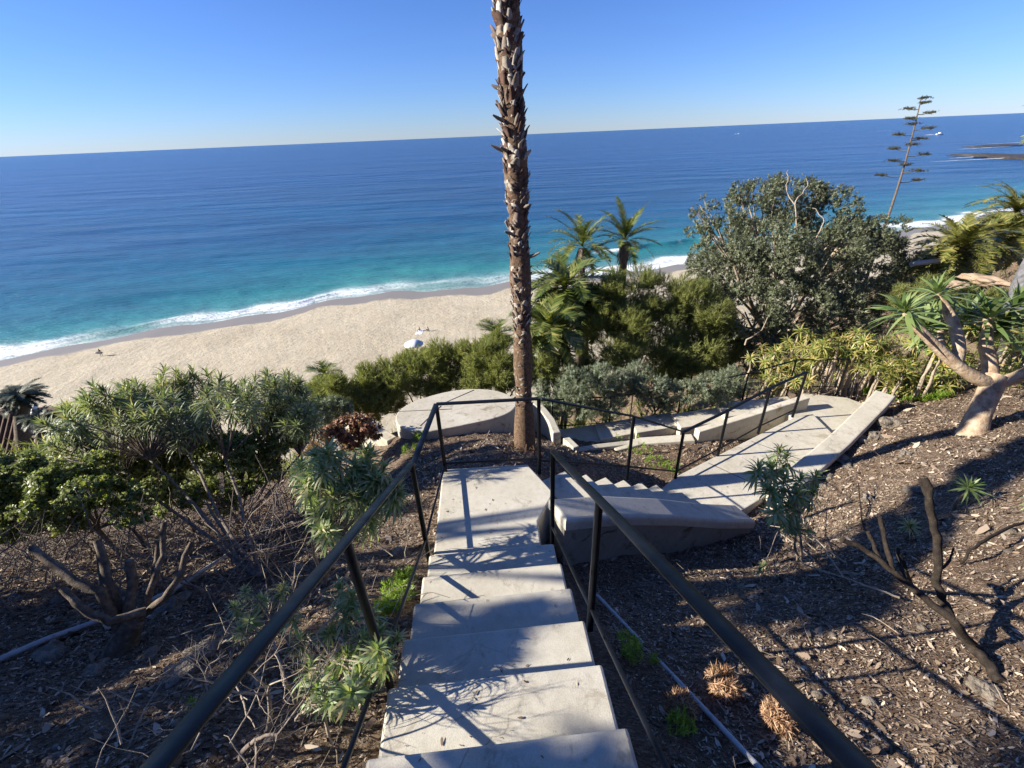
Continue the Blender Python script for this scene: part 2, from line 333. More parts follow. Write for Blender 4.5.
def mat_soil():
    m, nt, b = newmat('mulch_and_soil'); tc = nt.nodes.new('ShaderNodeTexCoord').outputs['Object']
    big = noisen(nt, .55, 4, .6, tc); mid = noisen(nt, 6, 6, .7, tc)
    vo = nt.nodes.new('ShaderNodeTexVoronoi'); vo.inputs['Scale'].default_value = 48; vo.feature = 'F1'
    mp = nt.nodes.new('ShaderNodeMapping'); mp.inputs['Scale'].default_value = (1, 1.9, 1); nt.links.new(tc, mp.inputs[0])
    ds = nt.nodes.new('ShaderNodeVectorMath'); ds.operation = 'ADD'
    nz = nt.nodes.new('ShaderNodeTexNoise'); nz.inputs['Scale'].default_value = 25; nt.links.new(tc, nz.inputs['Vector'])
    sc = nt.nodes.new('ShaderNodeVectorMath'); sc.operation = 'SCALE'; sc.inputs['Scale'].default_value = .05; nt.links.new(nz.outputs['Color'], sc.inputs[0])
    nt.links.new(mp.outputs[0], ds.inputs[0]); nt.links.new(sc.outputs[0], ds.inputs[1]); nt.links.new(ds.outputs[0], vo.inputs['Vector'])
    sep = nt.nodes.new('ShaderNodeSeparateColor'); nt.links.new(vo.outputs['Color'], sep.inputs[0])
    chips = ramp(nt, sep.outputs[0], [(0, (.065, .045, .032)), (.4, (.15, .108, .078)), (.75, (.26, .20, .145)), (1, (.42, .35, .265))])
    soil = ramp(nt, mid, [(.3, (.09, .054, .033)), (.55, (.17, .108, .068)), (.75, (.28, .20, .135))])
    c = mixc(nt, ramp(nt, big, [(.35, (.35,)*3), (.65, (.85,)*3)]), soil, chips)
    nt.links.new(c, b.inputs['Base Color']); b.inputs['Roughness'].default_value = .95; b.inputs['Specular IOR Level'].default_value = .15
    h = mth(nt, 'ADD', mth(nt, 'MULTIPLY', vo.outputs['Distance'], .9), noisen(nt, 90, 4, .7, tc)); bump(nt, b, h, .9, .02)
    return m
M_SOIL = mat_soil()
tag(grid_mesh('ground', gx, gy, gz, M_SOIL), kind='structure')

# beach ---------------------------------------------------------------
def mat_sand():
    m, nt, b = newmat('beach_sand'); tc = nt.nodes.new('ShaderNodeTexCoord').outputs['Object']
    at_ = nt.nodes.new('ShaderNodeAttribute'); at_.attribute_name = 'shore'; t = at_.outputs['Fac']
    n1 = noisen(nt, .05, 4, .6, tc); n2 = noisen(nt, .7, 6, .75, tc)
    dry = mixc(nt, .7, ramp(nt, n1, [(.35, (.42, .36, .25)), (.65, (.51, .445, .32))]), ramp(nt, n2, [(.34, (.78, .76, .73)), (.5, (.98, .98, .98)), (.66, (1.08, 1.08, 1.08))]), 'MULTIPLY')
    edge = mth(nt, 'ADD', t, mth(nt, 'MULTIPLY', mth(nt, 'SUBTRACT', noisen(nt, .06, 3, .6, tc), .5), 11.))
    wet = ramp(nt, mth(nt, 'DIVIDE', edge, 40.), [(.0, (1, 1, 1)), (.20, (1, 1, 1)), (.235, (0, 0, 0))])
    c = mixc(nt, wet, dry, (.225, .205, .18)); nt.links.new(c, b.inputs['Base Color'])
    nt.links.new(ramp(nt, wet, [(0, (.9,)*3), (1, (.55,)*3)]), b.inputs['Roughness'])
    bm_ = bump(nt, b, mth(nt, 'ADD', noisen(nt, .9, 5, .75, tc), mth(nt, 'MULTIPLY', noisen(nt, .22, 3, .6, tc), 1.2)), .8, .55)
    nt.links.new(ramp(nt, wet, [(0, (.55,)*3), (1, (.03,)*3)]), bm_.inputs['Strength']); return m
xs = np.concatenate([np.linspace(-420, -150, 30), np.linspace(-148, 330, 340), np.linspace(335, 900, 40)])
tin = np.concatenate([np.linspace(-12, 30, 60), np.linspace(31, 170, 80)])
bx, bt = np.meshgrid(xs, tin, indexing='ij'); by = shoreY(bx)-bt
bz = np.where(bt < 0, bt*.05, bt*.02+.35*np.sin(np.clip(bt, 0, 20)/20*math.pi/2))+.22*fbm(bx, by, .25, 11, 3)*np.clip(bt/10, 0, 1)
beach = grid_mesh('beach', bx, by, bz, mat_sand())
a = beach.data.attributes.new('shore', 'FLOAT', 'POINT'); a.data.foreach_set('value', bt.ravel().astype(np.float32)); tag(beach, kind='structure')

# ocean ---------------------------------------------------------------
def mat_sea():
    m, nt, b = newmat('sea_water'); tc = nt.nodes.new('ShaderNodeTexCoord').outputs['Object']
    at_ = nt.nodes.new('ShaderNodeAttribute'); at_.attribute_name = 'shore'; t = at_.outputs['Fac']
    mp = nt.nodes.new('ShaderNodeMapping'); mp.inputs['Rotation'].default_value = (0, 0, math.radians(-14)); mp.inputs['Scale'].default_value = (.35, 1, 1); nt.links.new(tc, mp.inputs[0]); v = mp.outputs[0]
    patch = noisen(nt, .012, 4, .6, v)
    tt = mth(nt, 'MULTIPLY', t, mth(nt, 'ADD', mth(nt, 'MULTIPLY', patch, 1.1), .45))
    lg = mth(nt, 'DIVIDE', mth(nt, 'LOGARITHM', mth(nt, 'MAXIMUM', tt, 1.), 10.), 4.)      # 0..1 over 1 m..10 km
    col = ramp(nt, lg, [(.0, (.24, .34, .30)), (.22, (.090, .27, .25)), (.34, (.035, .19, .205)), (.45, (.012, .115, .18)), (.54, (.005, .065, .165)), (.70, (.004, .045, .15)), (1, (.005, .042, .13))])
    sw = noisen(nt, .05, 6, .75, v); col = mixc(nt, .8, col, ramp(nt, sw, [(.36, (.72, .76, .82)), (.5, (1, 1, 1)), (.66, (1.35, 1.3, 1.2))]), 'MULTIPLY')
    lw = noisen(nt, .004, 5, .7, v); col = mixc(nt, .8, col, ramp(nt, lw, [(.38, (.78, .8, .85)), (.52, (1, 1, 1)), (.66, (1.5, 1.4, 1.25))]), 'MULTIPLY')
    kelp = noisen(nt, .02, 3, .5, v); k = mth(nt, 'MULTIPLY', ramp(nt, kelp, [(.6, (0,)*3), (.68, (1,)*3)]), ramp(nt, lg, [(.42, (0,)*3), (.5, (.5,)*3), (.66, (0,)*3)]))
    col = mixc(nt, k, col, (.02, .035, .075))
    # foam by the shore
    s1 = mth(nt, 'ADD', t, mth(nt, 'MULTIPLY', mth(nt, 'SUBTRACT', noisen(nt, .045, 3, .6, v), .5), 22.))
    amp_ = ramp(nt, noisen(nt, .022, 2, .5, v), [(.42, (.15,)*3), (.56, (1.3,)*3)]); wash = ramp(nt, mth(nt, 'DIVIDE', s1, 24.), [(.0, (.62,)*3), (.05, (.25,)*3), (.16, (.9,)*3), (.42, (.8,)*3), (.56, (.12,)*3), (.7, (0,)*3)])
    tex = ramp(nt, noisen(nt, .85, 6, .75, tc, 1.2), [(.40, (0,)*3), (.52, (1,)*3)])
    foam = mth(nt, 'MINIMUM', mth(nt, 'MULTIPLY', mth(nt, 'MULTIPLY', wash, amp_), mth(nt, 'ADD', tex, .3)), 1.)
    bt_ = nt.nodes.new('ShaderNodeAttribute'); bt_.attribute_name = 'break'
    foam = mth(nt, 'MAXIMUM', foam, mth(nt, 'MULTIPLY', bt_.outputs['Fac'], mth(nt, 'ADD', tex, .3)))
    foam = mth(nt, 'MINIMUM', foam, 1.)
    nt.links.new(mixc(nt, foam, col, (.78, .80, .80)), b.inputs['Base Color'])
    b.inputs['IOR'].default_value = 1.333; b.inputs['Specular IOR Level'].default_value = .26
    nt.links.new(ramp(nt, foam, [(0, (.22,)*3), (1, (.9,)*3)]), b.inputs['Roughness'])
    h1 = noisen(nt, .22, 6, .68, v); h2 = noisen(nt, .028, 4, .6, v); h3 = noisen(nt, .0035, 4, .6, v)
    h = mth(nt, 'ADD', mth(nt, 'MULTIPLY', h1, 1.1), mth(nt, 'ADD', mth(nt, 'MULTIPLY', h2, 4.), mth(nt, 'MULTIPLY', h3, 14.)))
    bump(nt, b, h, 1., 1.3); return m
xs = np.concatenate([np.linspace(-330, -150, 30), np.linspace(-148, 330, 400), np.linspace(335, 700, 40)])
ts = np.concatenate([np.linspace(-4, 60, 130), 60*np.exp(np.linspace(0, math.log(250000/60), 110))[1:]])
ox, ot = np.meshgrid(xs, ts, indexing='ij')
oy = shoreY(ox)+ot; ox2 = ox*(1+np.clip(ot-60, 0, None)/230)
nz_ = fbm(ox, ot*0, .035, 21, 3)
fr = 5+6*nz_                                                   # crest of the breaking shore wave
ridge = np.exp(-((ot-fr-3)/1.5)**2)*(.35+.5*fbm(ox, ot*0, .08, 22, 2))
msk = sstep(30, 50, ox)*(1-sstep(95, 125, ox))
fr2 = 34+4*fbm(ox, ot*0, .02, 23, 2)
ridge2 = np.exp(-((ot-fr2)/2.2)**2)*1.1*msk
oz = ridge+ridge2+.12*fbm(ox, oy, .16, 25, 3)*np.exp(-ot/200)
sea = grid_mesh('ocean', ox2, oy, oz, mat_sea())
a = sea.data.attributes.new('shore', 'FLOAT', 'POINT'); a.data.foreach_set('value', ot.ravel().astype(np.float32))
brk = np.exp(-((ot-fr2+1)/1.6)**2)*sstep(.12, .2, fbm(ox, ot*0, .05, 29, 3)+.1)*msk
a = sea.data.attributes.new('break', 'FLOAT', 'POINT'); a.data.foreach_set('value', brk.ravel().astype(np.float32)); tag(sea, kind='structure')

# ------------------------------------------------------------------ concrete steps and walls
SD = nrm([-.066, .998, 0]); SR = np.array([SD[1], -SD[0], 0])              # down the steps / to the right
S0 = np.array([-.115, .90, 0])
def SP(r, d, D): return tuple(S0+SR*r+SD*d+np.array([0, 0, CZ-D]))
st = thing('concrete_staircase', 'straight flight of pale concrete steps in the foreground ending at a square landing', 'staircase', SP(0, 0, 3.3), 'flights of concrete steps')
HW = .535
for i in range(-5, 6):
    D = 2.16+.188*i; d1 = .36*i; d0 = d1-.40
    slab('step', [SP(-HW, d0, D), SP(HW, d0, D), SP(HW, d1, D), SP(-HW, d1, D)], CZ-D-.42, M_CONC, st, .016)
slab('landing', [SP(-HW, 1.76, 3.288), SP(.44, 1.76, 3.288), SP(.46, 2.25, 3.288), SP(.68, 2.62, 3.288), SP(.46, 3.12, 3.288), SP(-HW+.03, 3.16, 3.288)], CZ-3.95, M_CONC, st, .016)
# second flight, turning right
TH = math.radians(28); U = np.array([math.cos(TH), math.sin(TH), 0]); V = np.array([math.sin(TH), -math.cos(TH), 0]); A0 = np.array([.27, 3.96, 0])
def TP(a, b, D): return tuple(A0+U*a+V*b+np.array([0, 0, CZ-D]))
s2 = thing('concrete_staircase', 'short flight of narrow concrete steps turning right behind the low thick wall', 'staircase', TP(1, .4, 4.8), 'flights of concrete steps')
N2 = 7; RI = (4.62-3.288)/N2
for i in range(N2-1):
    D = 3.288+RI*(i+1); a0 = .32*i+.012
    slab('step', [TP(a0, 0, D), TP(a0, .80, D), TP(a0+.34, .80, D), TP(a0+.34, 0, D)], CZ-D-.35, M_CONC, s2, .014)
w1 = thing('concrete_wall', 'low thick rounded concrete wall beside the flight of steps that turns right', 'wall', (1.6, 3.7, CZ-4.4), 'low concrete walls')
def wallstrip(name, pts, wid, Hgt, parent, side=1, mat=None, bev=.035, cap=.0):
    """wall following top points (x,y,D); wid to the right side; base Hgt below"""
    P = [np.array([p[0], p[1], CZ-p[2]]) for p in pts]; L = []; R_ = []
    for i, p in enumerate(P):
        d = nrm((P[min(i+1, len(P)-1)]-P[max(i-1, 0)])*np.array([1, 1, 0])); n = np.array([d[1], -d[0], 0])*side
        L.append(p); R_.append(p+n*wid)
    hh = Hgt if hasattr(Hgt, '__len__') else [Hgt]*len(P)
    bm = bmesh.new(); rows = []
    for i in range(len(P)):
        rows.append([bm.verts.new(q) for q in (L[i]-[0, 0, hh[i]], L[i], R_[i], R_[i]-[0, 0, hh[i]])])
    for i in range(len(P)-1):
        a_, b_ = rows[i], rows[i+1]
        for k in range(3): bm.faces.new((a_[k], b_[k], b_[k+1], a_[k+1]))
    bm.faces.new(rows[0]); bm.faces.new(rows[-1][::-1])
    bmesh.ops.recalc_face_normals(bm, faces=bm.faces[:])
    E_ = [e for e in bm.edges if not any(abs(v.co.z-(r_[0].co.z)) < 1e-5 and v in (r_[0], r_[3]) for r_ in rows for v in e.verts) and (len(e.link_faces) < 2 or e.calc_face_angle(0) > .3)]
    bmesh.ops.bevel(bm, geom=E_, offset=bev, segments=3, profile=.5, affect='EDGES')
    return bm_obj(bm, name, mat or M_CONC2, parent)
def densify(pts, n=5):
    P = np.array(pts, float); out = []
    for i in range(len(P)-1):
        for t in np.linspace(0, 1, n, endpoint=False): out.append(P[i]*(1-t)+P[i+1]*t)
    out.append(P[-1]); return [tuple(p) for p in out]
# wall: body and a slightly proud cap
WPT = [(.31, 3.36, 3.17), (.9, 3.62, 3.40), (1.6, 3.88, 3.72), (2.3, 4.17, 4.12), (2.9, 4.42, 4.42)]
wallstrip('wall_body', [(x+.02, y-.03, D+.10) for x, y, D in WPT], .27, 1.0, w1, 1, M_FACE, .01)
wallstrip('cap', WPT, .34, .13, w1, 1, M_CONC, .04)
# lower landing
s3 = thing('concrete_landing', 'long sunlit concrete landing below the turning steps between railing posts and sloping parapet', 'landing', (4, 5.8, CZ-4.7), 'flights of concrete steps')
q1 = np.array(TP(.32*(N2-1)+.01, 0, 4.62)); q2 = np.array(TP(.32*(N2-1)+.01, .80, 4.62))
zL = CZ-4.62
slab('slab', [tuple(q1), tuple(q2), (3.12, 4.52, zL), (3.5, 4.73, zL), (5.38, 6.02, zL), (5.42, 6.76, zL), (5.0, 6.66, zL), (2.42, 5.24, zL)], CZ-5.15, M_CONC, s3, .014)
slab('step', [(5.06, 6.72, zL-.06), (5.44, 6.70, zL-.06), (5.46, 6.06, zL-.06), (6.7, 6.95, zL-.06), (6.45, 7.35, zL-.06), (5.75, 7.58, zL-.06), (5.02, 7.0, zL-.06)], CZ-5.3, M_CONC, s3, .012)
for (a_, b_) in (((3.02, 5.52), (3.62, 4.86)), ((3.95, 6.02), (4.5, 5.47))):
    a_ = np.array([*a_, zL+.0015]); b_ = np.array([*b_, zL+.0015]); mb = MB(); d = nrm(b_-a_); box(mb, (a_+b_)/2, d*np.linalg.norm(b_-a_)/2, np.array([-d[1], d[0], 0])*.004, [0, 0, .003]); mb.build('joint', M_JOINT, s3)
w2 = thing('concrete_wall', 'sloping concrete parapet on the uphill side of the long lower landing', 'wall', (5, 5.7, CZ-4.6), 'low concrete walls')
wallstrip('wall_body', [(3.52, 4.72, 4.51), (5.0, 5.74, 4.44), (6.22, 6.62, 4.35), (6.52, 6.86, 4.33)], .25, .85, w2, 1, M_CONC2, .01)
wallstrip('cap', [(3.50, 4.75, 4.45), (5.0, 5.77, 4.38), (6.22, 6.66, 4.29), (6.56, 6.93, 4.27)], .31, .08, w2, 1, M_CONC, .03)
# wall and walkway on the far side going back left
w3 = thing('concrete_wall', 'pale retaining wall beyond the planted bed, in front of the grey green shrubs', 'wall', (3.5, 6.9, CZ-5.2), 'low concrete walls')
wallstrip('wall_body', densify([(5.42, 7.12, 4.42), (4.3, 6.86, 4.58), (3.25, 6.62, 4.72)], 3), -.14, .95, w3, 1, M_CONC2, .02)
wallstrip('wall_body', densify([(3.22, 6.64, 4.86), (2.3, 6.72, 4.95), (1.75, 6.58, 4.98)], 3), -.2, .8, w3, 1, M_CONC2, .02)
s4 = thing('concrete_staircase', 'long shallow concrete steps behind the far retaining wall', 'staircase', (3, 7.3, CZ-5), 'flights of concrete steps')
for x0, x1, y0, y1, D in ((4.0, 5.5, 7.02, 7.3, 4.78), (3.1, 4.04, 6.86, 7.15, 4.88), (2.3, 3.14, 6.90, 7.2, 4.98), (1.6, 2.34, 6.84, 7.15, 5.05), (.75, 1.64, 6.62, 7.1, 5.12)):
    slab('step', [(x0, y0, CZ-D), (x1, y0+.16, CZ-D), (x1, y1+.35, CZ-D), (x0, y1+.2, CZ-D)], CZ-D-.5, M_CONC, s4, .012)
w4 = thing('concrete_wall', 'narrow pale kerb wall angled round the planted bed right of the palm trunk', 'wall', (1.2, 6.3, CZ-5), 'low concrete walls')
wallstrip('wall_body', densify([(2.25, 6.58, 4.98), (1.5, 6.42, 4.92), (1.02, 6.2, 4.82)], 3), .12, .6, w4, 1, M_CONC2, .015)
wallstrip('end_block', [(1.0, 6.18, 4.72), (.86, 6.48, 4.72)], .12, .6, w4, 1, M_CONC2, .015)
w5 = thing('concrete_wall', 'short curved pale wall beside the base of the tall palm trunk', 'wall', (.7, 6.8, CZ-5), 'low concrete walls')
wallstrip('wall_body', [(.48, 7.35, 4.45), (.62, 7.1, 4.47), (.75, 6.8, 4.52), (.82, 6.5, 4.60)], .14, .7, w5, 1, M_CONC2, .02)
# round platform
pf = thing('concrete_platform', 'round sunlit concrete viewing platform left of the palm trunk', 'platform', (-.8, 7.1, CZ-4.6))
PX = [(397, 411), (412, 402), (431, 396), (452, 391), (476, 389), (494, 390), (508, 394), (518, 401), (519, 407), (508, 413), (487, 419), (468, 423), (449, 427), (430, 430), (412, 432), (400, 428), (394, 419)]
pts = []
for p in PX: q = atD(*p, 4.28); pts.append((q[0], q[1]))
cx, cy = np.mean(pts, axis=0)
ang = np.sort(np.array([math.atan2(p[1]-cy, p[0]-cx) for p in pts])); aa = sorted(pts, key=lambda p: math.atan2(p[1]-cy, p[0]-cx)); rr = np.array([math.hypot(p[0]-cx, p[1]-cy) for p in aa])
tt = np.linspace(-math.pi, math.pi, 48, endpoint=False); r3 = np.interp(tt, ang, rr, period=2*math.pi); r3 = .3*r3+.2*np.roll(r3, 1)+.2*np.roll(r3, -1)+.15*np.roll(r3, 2)+.15*np.roll(r3, -2)
slab('slab', [(cx+math.cos(t)*r_, cy+math.sin(t)*r_, CZ-4.28) for t, r_ in zip(tt, r3)], CZ-5.3, M_CONC2, pf, .02)
for a_, b_ in (((399, 411.5), (452, 409)), ((474, 390), (444, 403)), ((441, 406), (420, 426))):
    a_ = atD(*a_, 4.278); b_ = atD(*b_, 4.278); mb = MB(); d = nrm(b_-a_); box(mb, (a_+b_)/2, d*np.linalg.norm(b_-a_)/2, np.array([-d[1], d[0], 0])*.007, [0, 0, .004]); mb.build('joint', M_JOINT, pf)
w6 = thing('concrete_wall', 'pale low concrete kerb left of the round platform behind the red brown shrub', 'wall', (-2.8, 7.0, CZ-5), 'low concrete walls')
a_ = atD(348, 406, 4.6); b_ = atD(372, 421, 4.6); c_ = atD(396, 434, 4.55)
wallstrip('wall_body', [(a_[0], a_[1], 4.6), (b_[0], b_[1], 4.6), (c_[0], c_[1], 4.6)], .2, .6, w6, 1, M_CONC2, .02)

# ------------------------------------------------------------------ railings
def railing(label, tops, posts, lows, group='black steel handrails', tw=.052, thk=.016, pw=.038, cat='railing'):
    r_ = thing('metal_railing', label, cat, posts[0][0], group)
    mb = MB()
    for a_, b_ in zip(tops[:-1], tops[1:]): bar(mb, a_, b_, tw, thk)
    mb.build('top_rail', M_MET, r_)
    for a_, b_ in posts: m_ = MB(); bar(m_, a_, b_, pw, pw*.8); m_.build('post', M_MET, r_)
    for seg in lows:
        m_ = MB()
        for a_, b_ in zip(seg[:-1], seg[1:]): bar(m_, a_, b_, pw*.55, pw*.55)
        m_.build('bottom_rail', M_MET, r_)
    return r_
def LR(t): return W(-.825+.07*t, 2.84-t, 2.25-.53*t)          # left rail, t metres back towards the camera
def RR(t): return W(.31+.077*t, 2.95-t, 2.28-.53*t)
dn = lambda p, h: p-np.array([0, 0, h])
cA = W(-.79, 3.98, 2.40); cB = W(.27, 4.0, 2.40)
P4 = W(2.40, 5.20, 3.77); P3 = cB*.42+P4*.58+np.array([0, 0, .06]); P5 = W(3.24, 5.68, 3.76); P6 = W(4.17, 6.24, 3.73); P7 = W(5.02, 6.70, 3.72); P8 = W(6.28, 7.45, 3.95)
lt = [LR(3.6), LR(0), LR(0)+np.array([0, .03, -.04]), cA, cB, P3, P4, P5, P6, P7]
railing('left hand black steel railing running down the foreground steps and round the square landing', lt[:5],
        [(dn(LR(t), 1.15), dn(LR(t), .01)) for t in (0, 1.5, 3.1)]+[(dn(cA, 1.0), dn(cA, .01)), (dn(cB, 1.0), dn(cB, .01))],
        [[dn(LR(3.6), .86), dn(LR(0), .86)], [dn(LR(0), .86)+np.array([0, .02, 0]), dn(cA, .80)], [dn(cA, .78), dn(cB, .78)]])
railing('black steel railing stepping down beside the turning steps and along the lower landing', [cB+np.array([.02, 0, 0]), P3, P4, P5, P6, P7],
        [(dn(P3, 1.02), dn(P3, .01)), (dn(P4, .88), dn(P4, .01)), (dn(P5, .88), dn(P5, .01)), (dn(P6, .90), dn(P6, .01)), (dn(P7, .92), dn(P7, .01))],
        [[dn(cB, .82)+np.array([.02, .01, 0]), dn(P3, .8), dn(P4, .72)], [dn(P4, .72), dn(P5, .72), dn(P6, .74), dn(P7, .76)]])
railing('right hand black steel railing running down the foreground steps to the thick wall', [RR(3.6), RR(0)],
        [(dn(RR(t), 1.06), dn(RR(t), .01)) for t in (0, 1.28, 3.05)], [[dn(RR(3.6), .86), dn(RR(0), .86)]])
fr0 = [W(.75, 7.3, 4.42), W(1.9, 7.45, 4.5), W(3.3, 7.55, 4.42), W(4.6, 7.65, 4.22), W(5.5, 7.7, 4.0), W(6.35, 7.5, 3.92)]
railing('thin black railing on the far side of the long shallow steps against the shrubs', fr0, [(dn(p, .9), p) for p in fr0], [[dn(p, .6) for p in fr0]], tw=.028, thk=.02, pw=.026)

def pipe(label, pts, r_):
    P = np.array(pts); mb = MB(); tube(mb, P, r_, 10); o = mb.build('conduit_pipe', M_PIPE, None, True)
    return tag(o, label, 'pipe', 'grey pipes laid on the slope')
def gp(x, y, h=.0): return np.array([x, y, ground(x, y)+h])
def gpx(px, py, h=0., z0=1., z1=80):
    """ground point seen at a pixel (ray march on the terrain), with height above it"""
    d = ray(px, py); lo = None
    for z in np.geomspace(z0, z1, 260):
        p = d*z
        if CZ+p[2] < ground(p[0], p[1]): hi = z; break
        lo = z
    for _ in range(18):
        m_ = (lo+hi)/2; p = d*m_
        if CZ+p[2] < ground(p[0], p[1]): hi = m_
        else: lo = m_
    p = d*hi; return np.array([p[0], p[1], ground(p[0], p[1])+h])
pl = [gpx(px, py, .04) for px, py in ((597, 600), (625, 628), (668, 672), (712, 720), (760, 775), (790, 810))]
pipe('pale grey pipe lying on the soil right of the foreground steps', [pl[0]+(pl[-1]-pl[0])*t+np.array([0, 0, .02]) for t in np.linspace(0, 1, 9)], .014)
pl = [gpx(px, py, .05) for px, py in ((-60, 692), (0, 665), (50, 643), (100, 625), (140, 611))]
pipe('grey pipe crossing the dark soil below the sawn off stump shrub', pl, .021)
pl = [gpx(px, py, .06) for px, py in ((140, 611), (176, 594), (235, 555), (296, 512))]
pipe('grey pipe running up behind the sawn off stump shrub towards the railing', pl, .02)
#PART2
# ------------------------------------------------------------------ plants
def pk(mb, pos, dirs, tm, sc, rng):
    """scatter a mix of templates"""
    pos = np.asarray(pos); dirs = np.asarray(dirs); k = rng.integers(0, len(tm), len(pos))
    sc = np.broadcast_to(sc, (len(pos),))*rng.uniform(.8, 1.15, len(pos))
    for i, t in enumerate(tm):
        m_ = k == i; scatter(mb, t, pos[m_], dirs[m_], sc[m_], rng)
def lobes_from(plist, z, rng, dz):
    """lobe centres and radii for a crown of real depth: (px,py,rpx[,zoff])"""
    C_, R_ = [], []
    for p in plist:
        zz = z+(p[3] if len(p) > 3 else rng.uniform(-dz, dz)); C_.append(at(p[0], p[1], zz)); R_.append(p[2]/FPX*zz)
    return np.array(C_), np.array(R_)
def crown(C_, R_, n, tm, size, rng, flat=.85, lump=.35, inner=.25, upb=.35, cull=True):
    """leafy twigs over lumpy lobes; returns MB"""
    mb = MB(); tot = (R_**2).sum()
    sub = []
    for c, r in zip(C_, R_):                              # secondary clumps on each lobe
        k = max(5, int(26*(r/R_.mean())**1)); d = rng.normal(0, 1, (k, 3)); d /= np.linalg.norm(d, axis=1)[:, None]
        for q in d: sub.append((c+q*r*np.array([1, 1, flat])*rng.uniform(.55, .85), r*lump*rng.uniform(.6, 1.3), q))
    sc_ = np.array([x[0] for x in sub]); sr = np.array([x[1] for x in sub]); sq = np.array([x[2] for x in sub])
    w = sr**2/(sr**2).sum(); idx = rng.choice(len(sub), n, p=w)
    d = rng.normal(0, 1, (n, 3))+sq[idx]*.8; d /= np.linalg.norm(d, axis=1)[:, None]
    rad = np.where(rng.random(n) < inner, rng.uniform(.2, .9, n), rng.uniform(.8, 1.12, n))*np.where(rng.random(n) < .06, 1.25, 1)
    pos = sc_[idx]+d*(sr[idx]*rad)[:, None]*np.array([1, 1, flat])
    pk(mb, pos, d+np.array([0, 0, upb])+rng.normal(0, .35, (n, 3)), tm, size, rng); return mb, sc_, sr
def limbs(base, C_, r0, rng, n=None, sub=None, fork=.45, mat=None):
    """branches from the base to every lobe centre, forking on the way"""
    mb = MB(); base = np.asarray(base, float); hub = base*(1-fork)+C_.mean(0)*fork
    tube(mb, wander(base-[0, 0, .15], hub, 6, r0*.35, rng), np.linspace(r0, r0*.75, 6), 8, knob=.05, rng=rng)
    for c in C_:
        p = wander(hub, c, 7, r0*.5, rng); tube(mb, p, np.linspace(r0*.6, r0*.16, 7), 6, cap=False)
        if sub is not None:
            k = np.argsort(((sub-c)**2).sum(1))[:6]
            for j in k: tube(mb, wander(p[4], sub[j], 5, r0*.3, rng), np.linspace(r0*.25, r0*.07, 5), 5, cap=False)
    return mb
def bush(name, label, cat, z, plist, n, tm, size, leafm, stemm=M_BARK, group=None, seed=1, dz=.5, r0=.05, lump=.35, flat=.85, inner=.25, upb=.35, base=None, fork=.45, part='foliage', stems='branches'):
    rng = np.random.default_rng(seed); C_, R_ = lobes_from(plist, z, rng, dz)
    if base is None: m_ = C_.mean(0); base = gp(m_[0], m_[1]+.2)
    th = thing(name, label, cat, base, group)
    mb, sc_, sr = crown(C_, R_, n, tm, size, rng, flat, lump, inner, upb); mb.build(part, leafm, th)
    limbs(base, C_, r0, rng, sub=sc_, fork=fork).build(stems, stemm, th, True); return th
rg = np.random.default_rng(5)
T_TREE = [sprig(13, .055, .020, .085, rg) for _ in range(4)]
T_FINE = [sprig(18, .08, .0065, .15, rg, 1.05) for _ in range(4)]
T_GREY = [sprig(16, .042, .012, .06, rg, .7) for _ in range(4)]
T_ROUND = [sprig(9, .05, .036, .07, rg, .5) for _ in range(4)]
T_ECH = [rosette(34, .13, .022, rg, -.5, 1.3, .22, 3, .05) for _ in range(4)]
T_ECHB = [rosette(46, .17, .024, rg, -.7, 1.3, .30, 4, .09) for _ in range(4)]
T_ECHN = [rosette(46, .155, .0145, rg, -.7, 1.3, .26, 3, .13) for _ in range(5)]
T_ALOE = [rosette(18, .30, .032, rg, -.1, 1.25, .38, 4, .03) for _ in range(4)]
T_BLADE = [rosette(44, .50, .062, rg, -.35, 1.35, .16, 4, .05) for _ in range(4)]

# --- the big dense tree right of centre
bush('dense_tree', 'large dark grey green tree with pale twisted limbs standing above the lower landing', 'tree', 12.5,
     [(716, 222, 26, -.3), (700, 205, 11, 0), (745, 192, 14, .1), (818, 192, 14, .2), (858, 222, 14, 0), (705, 262, 22, .5), (762, 210, 34, .2), (800, 205, 30, .6), (838, 215, 34, .3), (866, 245, 34, 0), (885, 275, 24, .2), (730, 268, 40, -1.1), (775, 252, 44, -1.3), (826, 262, 44, -1.0), (862, 292, 34, -.6),
      (745, 312, 42, -1.5), (795, 310, 42, -1.6), (842, 318, 36, -1.0), (705, 300, 26, -.6), (720, 345, 34, -1.2), (770, 350, 34, -1.2), (780, 200, 26, 1.6), (840, 250, 36, 2), (750, 250, 36, 2), (820, 345, 28, -.6), (896, 305, 18, .2)],
     17000, T_TREE, 1.2, L_TREE, M_PALE, seed=11, dz=.75, r0=.10, lump=.24, flat=.9, inner=.05, base=gp(7.6, 11.6), fork=.55, stems='limbs')
def loose_twigs(px_paths, z, parent, mat=M_PALE, r=.03, name='bare_limb'):
    rng = np.random.default_rng(77)
    for pth in px_paths:
        P = np.array([at(x, y, z+dz_) for x, y, dz_ in pth]); Q = np.concatenate([wander(P[i], P[i+1], 5, .03, rng)[:-1] for i in range(len(P)-1)]+[P[-1:]])
        mb = MB(); tube(mb, Q, np.linspace(r, r*.35, len(Q)), 6); mb.build(name, mat, parent, True)
tree = bpy.data.objects['dense_tree']
